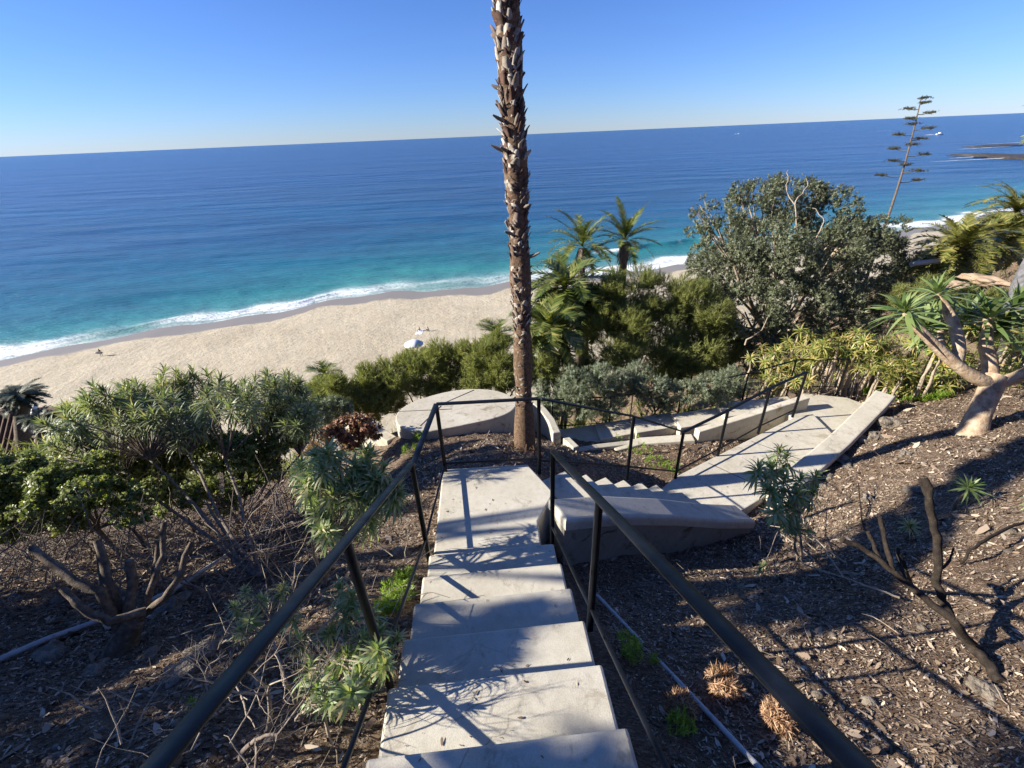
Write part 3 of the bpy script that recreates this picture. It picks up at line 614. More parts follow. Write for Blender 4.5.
loose_twigs([[(800, 240, -.9), (795, 205, -.9), (786, 185, -.8), (788, 170, -.7)], [(795, 205, -.9), (804, 190, -.8), (806, 178, -.8)], [(815, 240, -1.9), (824, 222, -1.9), (812, 208, -1.8)], [(745, 345, -2.2), (762, 330, -2.3), (778, 305, -2.3)]], 12.5, tree, r=.02)

# --- olive acacias and shrubs in the middle
bushes = [
 ('billowing olive green acacia bush directly left of the dense grey green tree', 10.6, [(600, 305, 26), (630, 295, 30), (660, 300, 28), (615, 340, 34), (655, 340, 34), (690, 330, 26)], 7000, 21),
 ('tall olive acacia bush half hidden under the left edge of the dense tree', 10.9, [(690, 300, 22), (712, 315, 24), (700, 350, 26), (725, 345, 24), (668, 362, 24)], 3600, 22),
 ('low brownish olive bush below the cluster of short palms', 9.8, [(560, 372, 16), (585, 376, 16), (545, 366, 12)], 1200, 23),
 ('airy olive bush behind the round concrete platform', 9.7, [(375, 385, 20), (400, 378, 22), (428, 372, 22), (455, 368, 20), (440, 352, 12), (470, 355, 14), (415, 362, 14), (380, 400, 14), (360, 402, 12), (395, 402, 12), (372, 412, 10), (430, 390, 12), (450, 386, 10), (475, 384, 10)], 4600, 24),
 ('leafy olive bush close against the left side of the palm trunk', 9.9, [(485, 360, 20), (503, 372, 18), (480, 380, 18), (497, 345, 12), (545, 375, 12), (520, 380, 12)], 2200, 25),
 ('yellowish olive bush left of the platform below the small palm top', 9.2, [(325, 395, 15), (345, 398, 14), (335, 385, 10), (310, 398, 12), (362, 392, 12), (375, 408, 9), (350, 412, 9)], 1600, 26),
]
for lab, z, pl_, n, sd in bushes:
    bush('acacia_bush', lab, 'bush', z, pl_, int(n*1.15), T_FINE, 1.25, L_ACAC, M_BARK, 'olive acacia bushes', sd, .6, .035, .34, .95, .3, .9)
greys = [
 ('grey green shrub just right of the palm trunk behind the railing corner', 8.7, [(552, 392, 18), (575, 385, 18), (560, 410, 14), (585, 405, 14)], 1500, 31),
 ('tall silvery green shrub in the middle of the row behind the shallow steps', 8.8, [(603, 378, 18), (625, 385, 18), (610, 403, 16), (598, 412, 10)], 1600, 32),
 ('silvery green shrub above the pale retaining wall', 8.8, [(648, 388, 17), (668, 395, 16), (655, 405, 14), (690, 392, 14), (640, 372, 12)], 1500, 33),
 ('grey green shrub at the right end of the silvery row beside the yellow aloes', 9.0, [(710, 385, 15), (730, 380, 15), (722, 395, 12), (745, 390, 12)], 1200, 34),
 ('round blue grey shrub left of the platform above the red brown shrub', 8.2, [(322, 412, 13), (338, 410, 13), (330, 420, 11)], 1100, 35),
]
for lab, z, pl_, n, sd in greys:
    bush('silvery_shrub', lab, 'shrub', z, pl_, n, T_GREY, 1.25, L_GREY, M_BARK, 'silvery grey shrubs', sd, .35, .025, .36, .9, .25, .6)
bush('red_shrub', 'wine red and brown shrub with curled leaves left of the concrete platform', 'shrub', 7.2, [(345, 428, 12), (362, 425, 13), (332, 436, 11), (352, 440, 12), (372, 432, 9)], 700, T_ROUND, .95, L_RED, M_BARK, None, 41, .25, .02)
bush('dry_shrub', 'dry straw coloured shrub in front of the round blue grey shrub', 'shrub', 6.9, [(300, 432, 12), (318, 440, 12), (305, 448, 10)], 380, T_GREY, 1.1, L_DRY, M_PALE, None, 42, .25, .02)

# --- aloe thickets on the right
def aloe(label, plist, z, n, seed):
    rng = np.random.default_rng(seed); C_, R_ = lobes_from(plist, z, rng, .35); base = gp(C_[:, 0].mean(), C_[:, 1].mean())
    th = thing('aloe_thicket', label, 'aloe', base, 'yellow green aloe thickets'); mb = MB()
    w = R_**2/(R_**2).sum(); idx = rng.choice(len(C_), n, p=w); d = rng.normal(0, 1, (n, 3)); d[:, 2] = abs(d[:, 2]); d[:, 1] -= .5; d /= np.linalg.norm(d, axis=1)[:, None]
    pos = C_[idx]+d*(R_[idx]*rng.uniform(.5, 1.05, n))[:, None]*np.array([1, 1, .8])
    pk(mb, pos, d*.6+np.array([0, 0, .9])+rng.normal(0, .3, (n, 3)), T_ALOE, .85, rng); mb.build('leaf_rosettes', L_ALOE, th)
    mb = MB()
    for i in range(0, n, 3):
        g_ = np.array([pos[i][0], pos[i][1], max(ground(pos[i][0], pos[i][1]), pos[i][2]-1.0)]); tube(mb, wander(g_, pos[i], 5, .03, rng), np.linspace(.03, .02, 5), 5, cap=False)
    mb.build('stems', M_PALE, th, True)
aloe('yellow green aloe thicket directly behind the far end of the lower landing', [(780, 365, 26), (812, 352, 26), (840, 360, 24), (800, 378, 18), (765, 382, 14)], 9.2, 95, 51)
aloe('spiky aloe thicket between the parapet end and the branching tree aloe', [(862, 350, 24), (885, 365, 26), (905, 348, 20), (870, 378, 20), (900, 385, 16)], 8.8, 95, 52)
aloe('aloe thicket growing directly behind the forked trunk of the tree aloe', [(930, 345, 22), (950, 365, 22), (935, 385, 18), (965, 385, 16)], 8.6, 60, 53)
aloe('shaded aloe thicket at the right edge behind the tree aloe', [(990, 335, 26), (1015, 350, 26), (1000, 375, 22), (1030, 380, 24), (1040, 330, 30)], 8.4, 80, 54)
rng = np.random.default_rng(58)
def gcover(name, label, spots, n, tm, size, mat, seed, cat='plant', h=.04, grp='low green plants on the slope'):
    rng = np.random.default_rng(seed); P = []; 
    for (px, py, rx) in spots:
        c = gpx(px, py); 
        for _ in range(n): a_ = rng.uniform(0, 6.28); r_ = rx*math.sqrt(rng.random()); x, y = c[0]+math.cos(a_)*r_, c[1]+math.sin(a_)*r_; P.append([x, y, ground(x, y)+h+rng.uniform(0, h*2)])
    P = np.array(P); mb = MB(); pk(mb, P, rng.normal(0, .45, P.shape)+np.array([0, 0, 1.]), tm, size, rng); o = mb.build(name, mat); tag(o, label, cat, grp); return o
T_LIME = [sprig(12, .035, .012, .06, rg, .8) for _ in range(3)]
gcover('low_plant', 'bright lime feathery plant growing beside the left railing post', [(398, 598, .13), (408, 582, .08), (390, 612, .08)], 60, T_LIME, 1.3, L_LIME, 61)
gcover('low_plant', 'lime green weedy tuft on the bed below the turning steps railing', [(655, 465, .2), (640, 452, .2), (625, 440, .25), (672, 470, .15)], 26, T_LIME, 1.3, L_LIME, 62)
gcover('low_plant', 'bright green low plant below the far right aloe thicket', [(900, 395, .5), (880, 392, .3), (925, 398, .3)], 110, T_LIME, 2.0, L_LIME, 63)
gcover('low_plant', 'lime green tuft beside the narrow kerb wall and palm trunk', [(590, 432, .25), (575, 425, .2)], 40, T_LIME, 1.5, L_LIME, 64)
gcover('low_plant', 'small grassy green tuft between the pipe and the right railing', [(628, 648, .08), (632, 660, .06)], 30, T_LIME, .9, L_LIME, 65)
gcover('low_plant', 'tiny lime green weed below the grassy tuft beside the pipe', [(652, 665, .03)], 12, T_LIME, .8, L_LIME, 66)
gcover('low_plant', 'green sprouts under the dried brown clump beside the pipe', [(680, 732, .07)], 30, T_LIME, 1., L_LIME, 67)
gcover('low_plant', 'lime green leafy plant beyond the square landing left corner', [(412, 452, .15), (420, 440, .1)], 22, T_LIME, 1.6, L_LIME, 68)

# --- dried clumps
T_DRY = [sprig(22, .06, .008, .05, rg, .6) for _ in range(3)]
for lab, px, py, r_ in (('round dried brown clump beside the pipe near the bottom of the photo', 680, 712, .07), ('feathery dried brown clump right of the pipe under the right railing', 722, 690, .09), ('dried pinkish brown clump lowest beside the right railing', 775, 722, .08)):
    c = gpx(px, py, .04); n = 120; d = rng.normal(0, 1, (n, 3)); d[:, 2] = abs(d[:, 2])+.1; d /= np.linalg.norm(d, axis=1)[:, None]
    mb = MB(); pk(mb, c+d*r_*rng.uniform(.3, 1, n)[:, None], d, T_DRY, .75, rng); tag(mb.build('dried_clump', L_DRY), lab, 'dried plant', 'dried brown clumps')

# --- palms
def frond(L, n, rng, arch=1.0, wl=.30, up=.9):
    """one feather frond along +X, rising by `up` rad and arching down"""
    parts = []; p = np.zeros(3); e = up; ns = 12; pts = [p.copy()]; es = [e]
    for i in range(ns):
        p = p+np.array([math.cos(e), 0, math.sin(e)])*L/ns; e -= arch/ns*1.2; pts.append(p.copy()); es.append(e)
    pts = np.array(pts); ra = []
    for k in range(n):
        t = .12+.88*k/n; f_ = t*ns; i = min(int(f_), ns-1); q = pts[i]*(1-(f_-i))+pts[i+1]*(f_-i); e = es[i]
        w = wl*math.sin(math.pi*min(1, t*.9+.12))**.7
        for sg in (-1, 1):
            ax = np.array([math.cos(e)*.75, sg*.9, math.sin(e)*.75+.25+rng.normal(0, .12)]); ax = nrm(ax); L2 = w*rng.uniform(.8, 1.1)
            tip = q+ax*L2-np.array([0, 0, .15*L2]); wd = np.array([math.cos(e), 0, math.sin(e)])*(.03 if L > 1.42 else .05)*(L/2)
            V_ = np.array([q-wd, q+wd, tip+wd*.15, tip-wd*.15]); parts.append((V_, np.array([(0, 1, 2, 3)])))
    for i in range(ns):
        w = .022*(1-i/ns)+.006; a_, b_ = pts[i], pts[i+1]
        parts.append((np.array([a_+[0, -w, 0], a_+[0, w, 0], b_+[0, w, 0], b_+[0, -w, 0]]), np.array([(0, 1, 2, 3)])))
    return merge(parts)
def palm_crown(mb, c, L, nf, rng, lo=-.5, hi=1.3, n=26, arch=1.0, wl=.3, M=None):
    for i in range(nf):
        t = i/(nf-1); el = lo+(hi-lo)*t; V_, F_ = frond(L*rng.uniform(.85, 1.08), n, rng, arch*rng.uniform(.7, 1.3), wl, el+rng.normal(0, .08))
        a_ = i*2.4+rng.normal(0, .15); c_, s_ = math.cos(a_), math.sin(a_); R_ = np.array([[c_, -s_, 0], [s_, c_, 0], [0, 0, 1]])
        V_ = V_@R_.T
        if M is not None: V_ = V_@M.T
        mb.add(V_+c, F_)
def boots(mb, p0, p1, r, n, rng, L=.09, wd=.05, out=.5):
    """old leaf bases over a palm trunk"""
    d = nrm(np.array(p1)-p0); H = np.linalg.norm(np.array(p1)-p0)
    for i in range(n):
        t = (i+.5)/n; a_ = i*2.39996+rng.normal(0, .45); o = np.array([math.cos(a_), math.sin(a_), 0]); s_ = np.array([-o[1], o[0], 0]); c = np.array(p0)+d*(H*t+rng.normal(0, .03)); s_ = nrm(s_+d*rng.normal(0, .35))
        rr_ = r(t) if callable(r) else r; Lk = L*rng.uniform(.4, 1.6); ok = out*rng.uniform(.3, 1.5); w = wd*rng.uniform(.5, 1.5); th_ = .011
        b0 = c+o*rr_*.93; b1 = c+o*(rr_+Lk*ok*.35)+d*Lk*.6+s_*rng.normal(0, .01); b2 = c+o*(rr_+Lk*ok*.8)+d*Lk*1.0+s_*rng.normal(0, .014)
        V_ = [b0-s_*w, b0+s_*w, b1+s_*w*.75, b1-s_*w*.75, b2+s_*w*.4, b2-s_*w*.4]; q = [v-o*th_-d*.006 for v in V_]
        mb.add(V_+q, [(0, 1, 2, 3), (3, 2, 4, 5), (6, 9, 8, 7), (9, 11, 10, 8), (1, 7, 8, 2), (0, 3, 9, 6), (2, 8, 10, 4), (3, 5, 11, 9), (5, 4, 10, 11)])
def mat_boot():
    m, nt, b = newmat('palm_leaf_bases'); g = nt.nodes.new('ShaderNodeNewGeometry')
    c = ramp(nt, g.outputs['Random Per Island'], [(0, (.045, .028, .022)), (.25, (.11, .062, .046)), (.5, (.18, .145, .12)), (.78, (.29, .26, .22)), (1, (.48, .45, .40))])
    nt.links.new(mixc(nt, .6, c, ramp(nt, noisen(nt, 60, 4), [(.35, (.5, .5, .5)), (.65, (1.15, 1.15, 1.15))]), 'MULTIPLY'), b.inputs['Base Color']); b.inputs['Roughness'].default_value = .85; b.inputs['Specular IOR Level'].default_value = .2; return m
M_BOOT = mat_boot()
M_FIBRE = mat_noise('fibrous_palm_base', [(.3, (.07, .045, .03)), (.55, (.17, .11, .07)), (.8, (.30, .21, .14))], 30, .95, 1., .015, 90)
def tall_palm():
    rng = np.random.default_rng(91); b = gp(.14, 4.98); t1 = np.array([-.02, 4.96, CZ+6.3])
    th = thing('tall_palm', 'tall slender palm with rough peeling trunk rising out of the top of the photo', 'palm tree', b)
    H = t1-b; rad = lambda t: .115+.035*math.sin(min(1, t*2.2)*math.pi)**2+.02*(t > .32)
    ks = np.linspace(0, 1, 40); P = np.array([b+H*k+np.array([.05*math.sin(k*5), .03*math.sin(k*4), 0]) for k in ks])
    mb = MB(); tube(mb, P, [(.15 if k < .02 else .125 if k < .06 else .105)+.012*math.sin(k*60) for k in ks], 14, knob=.05, rng=rng); mb.build('trunk', M_FIBRE, th, True)
    mb = MB(); 
    segs = [(.05, .21, 260, .05, .032, .30), (.19, .33, 260, .065, .034, .42), (.31, .62, 700, .075, .036, .5), (.60, 1.0, 430, .11, .05, .6)]
    for a_, c_, n, L, w, o in segs:
        boots(mb, P[int(a_*39)], P[min(39, int(c_*39)+1)],   .098 if a_ < .25 else .104, n, rng, L, w, o)
    mb.build('leaf_bases', M_BOOT, th)
    for k, a_, l_ in ((.375, 3.3, .12), (.385, 3.6, .10), (.37, 3.9, .08), (.268, -.5, .12), (.33, -.9, .06), (.43, 3.1, .07), (.30, 3.8, .07)):
        c = P[int(k*39)]+np.array([0, 0, .02]); o = np.array([math.cos(a_), math.sin(a_), 0]); mb = MB(); tube(mb, [c+o*.1, c+o*(.12+l_*.5)+[0, 0, l_*.25], c+o*(.12+l_)+[0, 0, l_*.5]], [.022, .018, .008], 5); mb.build('broken_stub', M_BOOT, th)
    mb = MB(); palm_crown(mb, t1, 1.9, 34, rng, -.7, 1.35, 30, 1.1, .5); mb.build('fronds', L_PALM, th)
    mb = MB(); n = 260; a_ = rng.uniform(0, 6.28, n); r_ = .13+abs(rng.normal(0, .13, n)); x = b[0]+np.cos(a_)*r_; y = b[1]+np.sin(a_)*r_
    for i in range(n):
        g_ = np.array([x[i], y[i], ground(x[i], y[i])+.05]); q = g_+rng.normal(0, .03, 3)+[0, 0, .01]; s_ = np.array([.004, 0, 0]); mb.add([g_-s_, g_+s_, q+s_, q-s_], [(0, 1, 2, 3)])
    tag(mb.build('fallen_fibre', L_DRY), 'pile of dried brown palm fibre round the foot of the tall palm', 'palm litter', kind='stuff')
tall_palm()
def fpalm(label, px, py, z, L, nf, seed, gy=None, skirt=True, lo=-.5, hi=1.35, n=22, name='feather_palm', tr=.16, mat=L_PALM, wl=.32, grp='feather palms beyond the bushes', arch=1.1, tilt=0, base=None):
    rng = np.random.default_rng(seed); c = at(px, py, z)
    b = gp(c[0]+tilt, c[1]) if base is None else np.array(base)
    th = thing(name, label, 'palm tree', b, grp); mb = MB(); palm_crown(mb, c, L, nf, rng, lo, hi, n, arch, wl); mb.build('fronds', mat, th)
    top = c-np.array([0, 0, .1]); mb = MB(); P = wander(b-[0, 0, .2], top, 8, .02, rng); tube(mb, P, np.full(8, tr), 9, knob=.06, rng=rng); mb.build('trunk', M_BARK, th, True)
    if skirt:
        mb = MB(); d0 = nrm(b-top)
        for i in range(90):
            a_ = rng.uniform(0, 6.28); o = np.array([math.cos(a_), math.sin(a_), 0]); s_ = np.array([-o[1], o[0], 0])*.035; k = rng.uniform(0, .25); q0 = top+d0*k+o*tr*.9; q1 = q0+o*rng.uniform(.05, .25)+d0*rng.uniform(.4, .9)
            mb.add([q0-s_, q0+s_, q1+s_*.4, q1-s_*.4], [(0, 1, 2, 3)])
        mb.build('dead_leaf_skirt', L_DRY if False else M_SKIRT, th)
    return th
M_SKIRT = mat_leaf('grey_dead_fronds', [(.07, .055, .045), (.15, .12, .10), (.26, .22, .19)], .8, .15)
L_PALM2 = mat_leaf('deep_green_frond', [(.035, .06, .014), (.075, .11, .025), (.13, .155, .04), (.24, .22, .07)], .4, .25)
fpalm('left one of the two trunked palms standing against the surf', 582, 246, 18.5, 1.95, 24, 101, lo=-.3, hi=1.45, arch=1.0, wl=.34, n=40, mat=L_PALM2)
fpalm('right one of the two trunked palms standing against the surf', 625, 240, 18.8, 1.9, 20, 102, lo=-.2, hi=1.5, arch=.8, wl=.32, n=40, mat=L_PALM2)
fpalm('bushy short palm right of the tall trunk, highest of the trunkless palms', 565, 288, 10.6, 1.35, 36, 103, skirt=False, n=34, tr=.09, mat=L_PALM2, lo=-.4, arch=1.3)
fpalm('dark short palm low behind the tall trunk with drooping yellow fronds', 548, 328, 9.7, 1.05, 34, 104, skirt=False, n=34, tr=.09, mat=L_PALM2, lo=-.6, arch=1.3)
fpalm('short palm tucked between the bushy palm and the olive acacia bush', 588, 312, 10.9, 1.05, 30, 105, skirt=False, n=34, tr=.09, mat=L_PALM2, lo=-.4)
fpalm('small palm top just left of the tall palm trunk', 497, 335, 13.5, .75, 16, 106, skirt=False, lo=-.2)
fpalm('little palm top showing above the left bushes against the sand', 325, 374, 15, .7, 16, 107, skirt=False, lo=-.3)
L_DKP = mat_leaf('dark_palm_frond', [(.02, .03, .018), (.04, .055, .03), (.07, .09, .055)], .6, .1)
fpalm('dark round headed palm left of the tiled roof against the sand', 18, 396, 15, .85, 70, 108, skirt=False, lo=-.1, hi=.75, n=26, tr=.2, grp='dark palms beside the tiled roof', arch=.8, wl=.2, mat=L_DKP, base=(at(26, 470, 15)))
fpalm('smaller dark palm leaning right beside the tiled roof', 40, 418, 14.5, .6, 50, 109, skirt=False, lo=-.1, hi=.75, n=24, tr=.14, grp='dark palms beside the tiled roof', arch=.8, wl=.16, mat=L_DKP, base=(at(32, 478, 14.5)))
# hillside palms at the right
L_CYC = mat_leaf('yellow_green_frond', [(.05, .07, .015), (.11, .125, .03), (.19, .18, .05), (.27, .24, .08)], .4, .25)
hill = 'palms on the right hillside'
fpalm('large yellow green palm low on the right hillside', 957, 250, 12.5, 1.5, 54, 111, skirt=False, lo=-.4, hi=1.35, n=40, mat=L_CYC, grp=hill, wl=.28, arch=1.2)
fpalm('upper yellow green palm at the right edge of the hillside', 1016, 212, 15, 1.6, 44, 112, skirt=False, lo=-.4, n=40, mat=L_CYC, grp=hill, wl=.3, arch=1.2)
fpalm('yellow green palm between the two others on the right hillside', 1000, 236, 13.5, 1.3, 40, 113, skirt=False, lo=-.4, n=40, mat=L_CYC, grp=hill, wl=.28, arch=1.2)

# hillside ground cover
rng = np.random.default_rng(120); mb = MB(); n = 9000
x = rng.uniform(9, 46, n*3); y = rng.uniform(11, 52, n*3); d_ = depthD(x, y); ok = (np.abs(x/y-.95) < .35) & (d_ < y*.62); x, y = x[ok][:n], y[ok][:n]
pk(mb, np.c_[x, y, grounds(x, y)+rng.uniform(0, .35, len(x))*(1+fbm(x, y, .5, 9, 2))], rng.normal(0, .5, (len(x), 3))+[0, 0, 1], T_GREY+T_FINE, 3.2, rng)
tag(mb.build('hillside_scrub', mat_leaf('dry_scrub', [(.05, .06, .03), (.10, .10, .045), (.16, .14, .07), (.20, .15, .09)], .7, .2)), 'low mixed green and brown scrub covering the right hillside', 'scrub', kind='stuff')
mb = MB(); n = 14000
x = rng.uniform(-45, 12, n*2); y = rng.uniform(8.2, 34, n*2); x, y = x[(y > 8.4+abs(x)*.02)][:n], y[(y > 8.4+abs(x)*.02)][:n]
pk(mb, np.c_[x, y, grounds(x, y)+rng.uniform(0, .5, len(x))], rng.normal(0, .5, (len(x), 3))+[0, 0, 1], T_GREY+T_FINE, 3.4, rng)
tag(mb.build('bluff_scrub', L_ACAC), 'dense green scrub covering the bluff below the garden', 'scrub', kind='stuff')

# --- agave flower stalk
def stalk():
    rng = np.random.default_rng(130); a_ = at(872, 262, 15.5); b_ = at(921, 99, 15.8); g_ = gp(a_[0], a_[1]); 
    th = thing('agave_stalk', 'tall leaning agave flower stalk with dark seed pads against the sea', 'agave', g_)
    P = np.concatenate([wander(g_, a_, 4, .01, rng)[:-1], np.array([a_*(1-t)+b_*t+np.array([.12*math.sin(t*3.1), 0, 0]) for t in np.linspace(0, 1, 14)])])
    mb = MB(); tube(mb, P, np.linspace(.055, .016, len(P)), 8); mb.build('stem', M_BARK, th, True)
    up = nrm(b_-a_)
    for i in range(17):
        t = .48+.52*i/16; c = a_*(1-t)+b_*t+np.array([.12*math.sin(t*3.1), 0, 0]); ang_ = i*2.4; L = (.62-.36*(i/16))*rng.uniform(.6, 1.15)
        o = nrm(np.array([math.cos(ang_), math.sin(ang_)*.8, .12])); e = c+o*L
        m_ = MB(); tube(m_, [c, c*.5+e*.5+[0, 0, -.03], e], [.014, .011, .008], 5)
        k = 80; tip = e+rng.normal(0, 1, (k, 3))*np.array([.09, .09, .02])+o*.02
        pk(m_, tip, rng.normal(0, .4, (k, 3))+[0, 0, .8], [sprig(5, .05, .014, .03, rng)], 1.1, rng); m_.build('flower_branch', M_AGV, th)
    mb = MB(); pk(mb, [g_+[0, 0, .3]], [[0, 0, 1]], [rosette(30, 1.2, .16, rng, -.1, 1.3, .1, 5)], 1.0, rng); mb.build('leaf_rosette', L_ALOEB, th)
M_AGV = mat_noise('dark_seed_pads', [(.3, (.03, .03, .015)), (.7, (.10, .09, .045))], 12)
stalk()

# --- tree aloe at the right
def tree_aloe():
    rng = np.random.default_rng(140); z = 6.5; g_ = gpx(972, 432); z0 = float(np.dot(g_-np.array([0, 0, CZ]), _f)); z = z0
    th = thing('tree_aloe', 'smooth tan tree aloe with forked thick limbs and blade leaf heads', 'aloe', g_)
    Pz = lambda q: at(q[0], q[1], z+(q[2] if len(q) > 2 else 0))
    def limb(q, r):
        P = np.array([Pz(a_) for a_ in q]); t = np.linspace(0, len(P)-1, len(P)*4); Q = np.array([np.interp(t, range(len(P)), P[:, k]) for k in range(3)]).T
        for _ in range(3): Q[1:-1] = (Q[:-2]+2*Q[1:-1]+Q[2:])/4
        R_ = np.interp(t, range(len(P)), r); return Q, R_
    s = z/FPX
    mb = MB()
    for q, r in (([(970, 440), (980, 412), (990, 390), (996, 376)], [12.5*s, 9.5*s, 9.5*s, 9*s]),):
        Q, R_ = limb(q, r); tube(mb, Q, R_, 14, knob=.02, rng=rng)
    mb.build('trunk', M_ALOEB, th, True)
    heads = []
    for q, r in (([(992, 384), (975, 378), (955, 364), (935, 345), (915, 325), (905, 312)], [6.8*s, 6.2*s, 5.4*s, 4.8*s, 4.2*s, 3.4*s]), ([(955, 364, .02), (960, 350, .1), (955, 325, .2), (945, 308, .3), (938, 294, .3)], [6*s, 5.5*s, 5.2*s, 5*s, 3.8*s]),
                 ([(990, 382, .1), (990, 362, .2), (985, 345, .2), (988, 330, .3), (988, 318, .3)], [7*s, 6.5*s, 6*s, 4.6*s, 4*s]), ([(996, 384), (1015, 378, -.1), (1040, 366, -.3), (1065, 345, -.4)], [6.3*s, 5.8*s, 5.4*s, 5*s]),
                 ([(940, 350, .1), (940, 335, .5), (944, 318, .8)], [4*s, 3.4*s, 3*s])):
        Q, R_ = limb(q, r); mb = MB(); tube(mb, Q, R_, 12, knob=.03, rng=rng); mb.build('limb', M_ALOEB, th, True); heads.append((Q[-1], nrm(Q[-1]-Q[-4])))
    heads += [(at(1014, 306, z+.4), np.array([.2, 0, 1])), (at(966, 318, z+.8), np.array([0, 0, 1])), (at(1000, 330, z+.5), np.array([.3, 0, 1])), (at(926, 326, z+.6), np.array([-.5, -.2, 1]))]
    for i, (p, d) in enumerate(heads):
        mb = MB(); pk(mb, [p], [d+np.array([0, -.1, .8])], [T_BLADE[i % 4]], 1.25 if i != 4 else 1., rng); mb.build('leaf_head', L_ALOEB, th)
tree_aloe()

# --- echium shrubs on the left
def echium(name, label, base, heads, leafm, tm, sc, r0, seed, stemm=M_PALE, hubs=None, group='spiky leaved echium shrubs', extra=None):
    """heads: world points; branches fork from the base through hubs"""
    rng = np.random.default_rng(seed); th = thing(name, label, 'shrub', base, group); heads = np.array(heads); mb = MB()
    hubs = np.array(hubs) if hubs is not None else np.array([base*.55+heads.mean(0)*.45])
    for h in hubs: tube(mb, wander(base-[0, 0, .08], h, 7, r0*.6, rng), np.linspace(r0, r0*.6, 7), 7, knob=.06, rng=rng)
    for p in heads:
        h = hubs[np.argmin(((hubs-p)**2).sum(1))]; q = h*.45+p*.55+rng.normal(0, .06, 3)
        tube(mb, np.concatenate([wander(h, q, 5, r0*.4, rng)[:-1], wander(q, p, 5, r0*.3, rng)]), np.linspace(r0*.45, r0*.2, 9), 5, cap=False)
    mb.build('branches', stemm, th, True); mb = MB(); c = hubs.mean(0)
    if len(heads) < 16:
        for p in heads:
            mb = MB(); pk(mb, [p], [nrm(p-c)*.8+np.array([0, 0, .9])+rng.normal(0, .3, 3)], tm, sc, rng); mb.build('leaf_rosette', leafm, th)
        return th
    d = heads-c; d /= np.linalg.norm(d, axis=1)[:, None]; pk(mb, heads, d*.8+np.array([0, 0, .9])+rng.normal(0, .3, heads.shape), tm, sc, rng); mb.build('leaf_rosettes', leafm, th); return th
def cloud(plist, z, n, rng, dz, top=True):
    C_, R_ = lobes_from([(a_, b_, r_) for a_, b_, r_ in plist], z, rng, dz); w = R_**2/(R_**2).sum(); i = rng.choice(len(C_), n, p=w); d = rng.normal(0, 1, (n, 3))
    if top: d[:, 2] = abs(d[:, 2])*.8-.15
    d /= np.linalg.norm(d, axis=1)[:, None]; return C_[i]+d*(R_[i]*rng.uniform(.6, 1.0, n))[:, None]
rng = np.random.default_rng(150)
L_GRN = mat_leaf('grey_green_spike_leaf', [(.075, .105, .055), (.125, .165, .09), (.19, .235, .13), (.28, .31, .20), (.33, .29, .17)], .5, .35)
M_GREYB = mat_noise('grey_shrub_bark', [(.3, (.10, .08, .065)), (.55, (.22, .18, .15)), (.8, (.38, .33, .28))], 22, .9, .8, .01)
b1 = gpx(262, 580)
echium('echium_shrub', 'broad spreading echium shrub with dark green crown against the sand, left of the steps', b1,
       cloud([(62, 432, 18), (40, 452, 14), (85, 425, 24), (110, 408, 24), (140, 398, 24), (170, 394, 24), (200, 396, 24), (230, 402, 22), (120, 425, 20), (160, 415, 22), (205, 418, 22), (70, 440, 18), (100, 445, 18), (140, 432, 18), (190, 430, 18)], 5.2, 200, rng, 1.0), L_GRN, T_ECHN, 1.25, .02, 151, M_GREYB,
       hubs=[at(205, 500, 4.8), at(188, 455, 5.0), at(150, 460, 5.1), at(120, 470, 5.2), at(225, 460, 5.1)])
b2 = gpx(240, 520)
echium('echium_shrub', 'upright echium shrub behind the broad one, just left of the round blue grey shrub', b2,
       cloud([(262, 392, 22), (285, 398, 24), (305, 408, 20), (275, 415, 22), (300, 425, 16), (255, 420, 18)], 5.8, 120, rng, .8), L_GRN, T_ECHN, 1.2, .018, 152, M_GREYB, hubs=[at(250, 470, 5.6), at(280, 460, 5.7), at(300, 455, 5.8)])
b3 = gpx(322, 585)
echium('echium_shrub', 'pale green echium shrub with long leaves directly left of the railing bend', b3,
       cloud([(302, 480, 18), (325, 464, 18), (355, 468, 18), (375, 478, 16), (345, 495, 22), (315, 505, 18), (368, 508, 18), (388, 495, 12), (330, 525, 14)], 3.55, 46, rng, .35), L_ECH, T_ECHB, 1.0, .018, 153, hubs=[at(325, 545, 3.5), at(338, 540, 3.45), at(312, 540, 3.5)])
b4 = gpx(300, 705)
echium('echium_shrub', 'straggly echium with bare pale stems beside the lowest steps', b4,
       [at(*q) for q in ((352, 598, 2.5), (345, 612, 2.45), (372, 618, 2.4), (380, 632, 2.35), (362, 640, 2.3), (345, 655, 2.25), (370, 662, 2.2), (318, 690, 2.1), (330, 702, 2.05), (358, 678, 2.15), (395, 640, 2.4), (378, 650, 2.1), (335, 668, 2.3), (352, 692, 2.0), (300, 640, 2.45), (310, 668, 2.3), (330, 632, 2.45), (340, 590, 2.6), (292, 615, 2.6), (385, 665, 2.1))], L_ECH, T_ECHB, .72, .016, 154,
       hubs=[at(285, 680, 2.3), at(330, 660, 2.35), at(300, 720, 2.1)])
b5 = gpx(240, 655)
echium('echium_shrub', 'small low echium with thin stems left of the straggly one', b5, [at(*q) for q in ((245, 592, 2.9), (262, 600, 2.85), (235, 608, 2.9), (250, 622, 2.8), (282, 590, 3.0), (240, 630, 2.75))], L_ECH, T_ECHB, .6, .009, 155)
b6 = gpx(205, 715)
echium('echium_shrub', 'single lime green sprout under the left railing', b6, [at(*q) for q in ((192, 702, 2.3), (205, 712, 2.25))], L_LIME, T_ECH, .45, .005, 156)
b7 = gpx(760, 585)
echium('echium_shrub', 'single small echium sprout on the bare slope below the shrub by the landing', b7, [gpx(757, 578, .12), gpx(762, 570, .08)], L_ECH, T_ECH, .62, .008, 157)
b8 = gpx(802, 560)
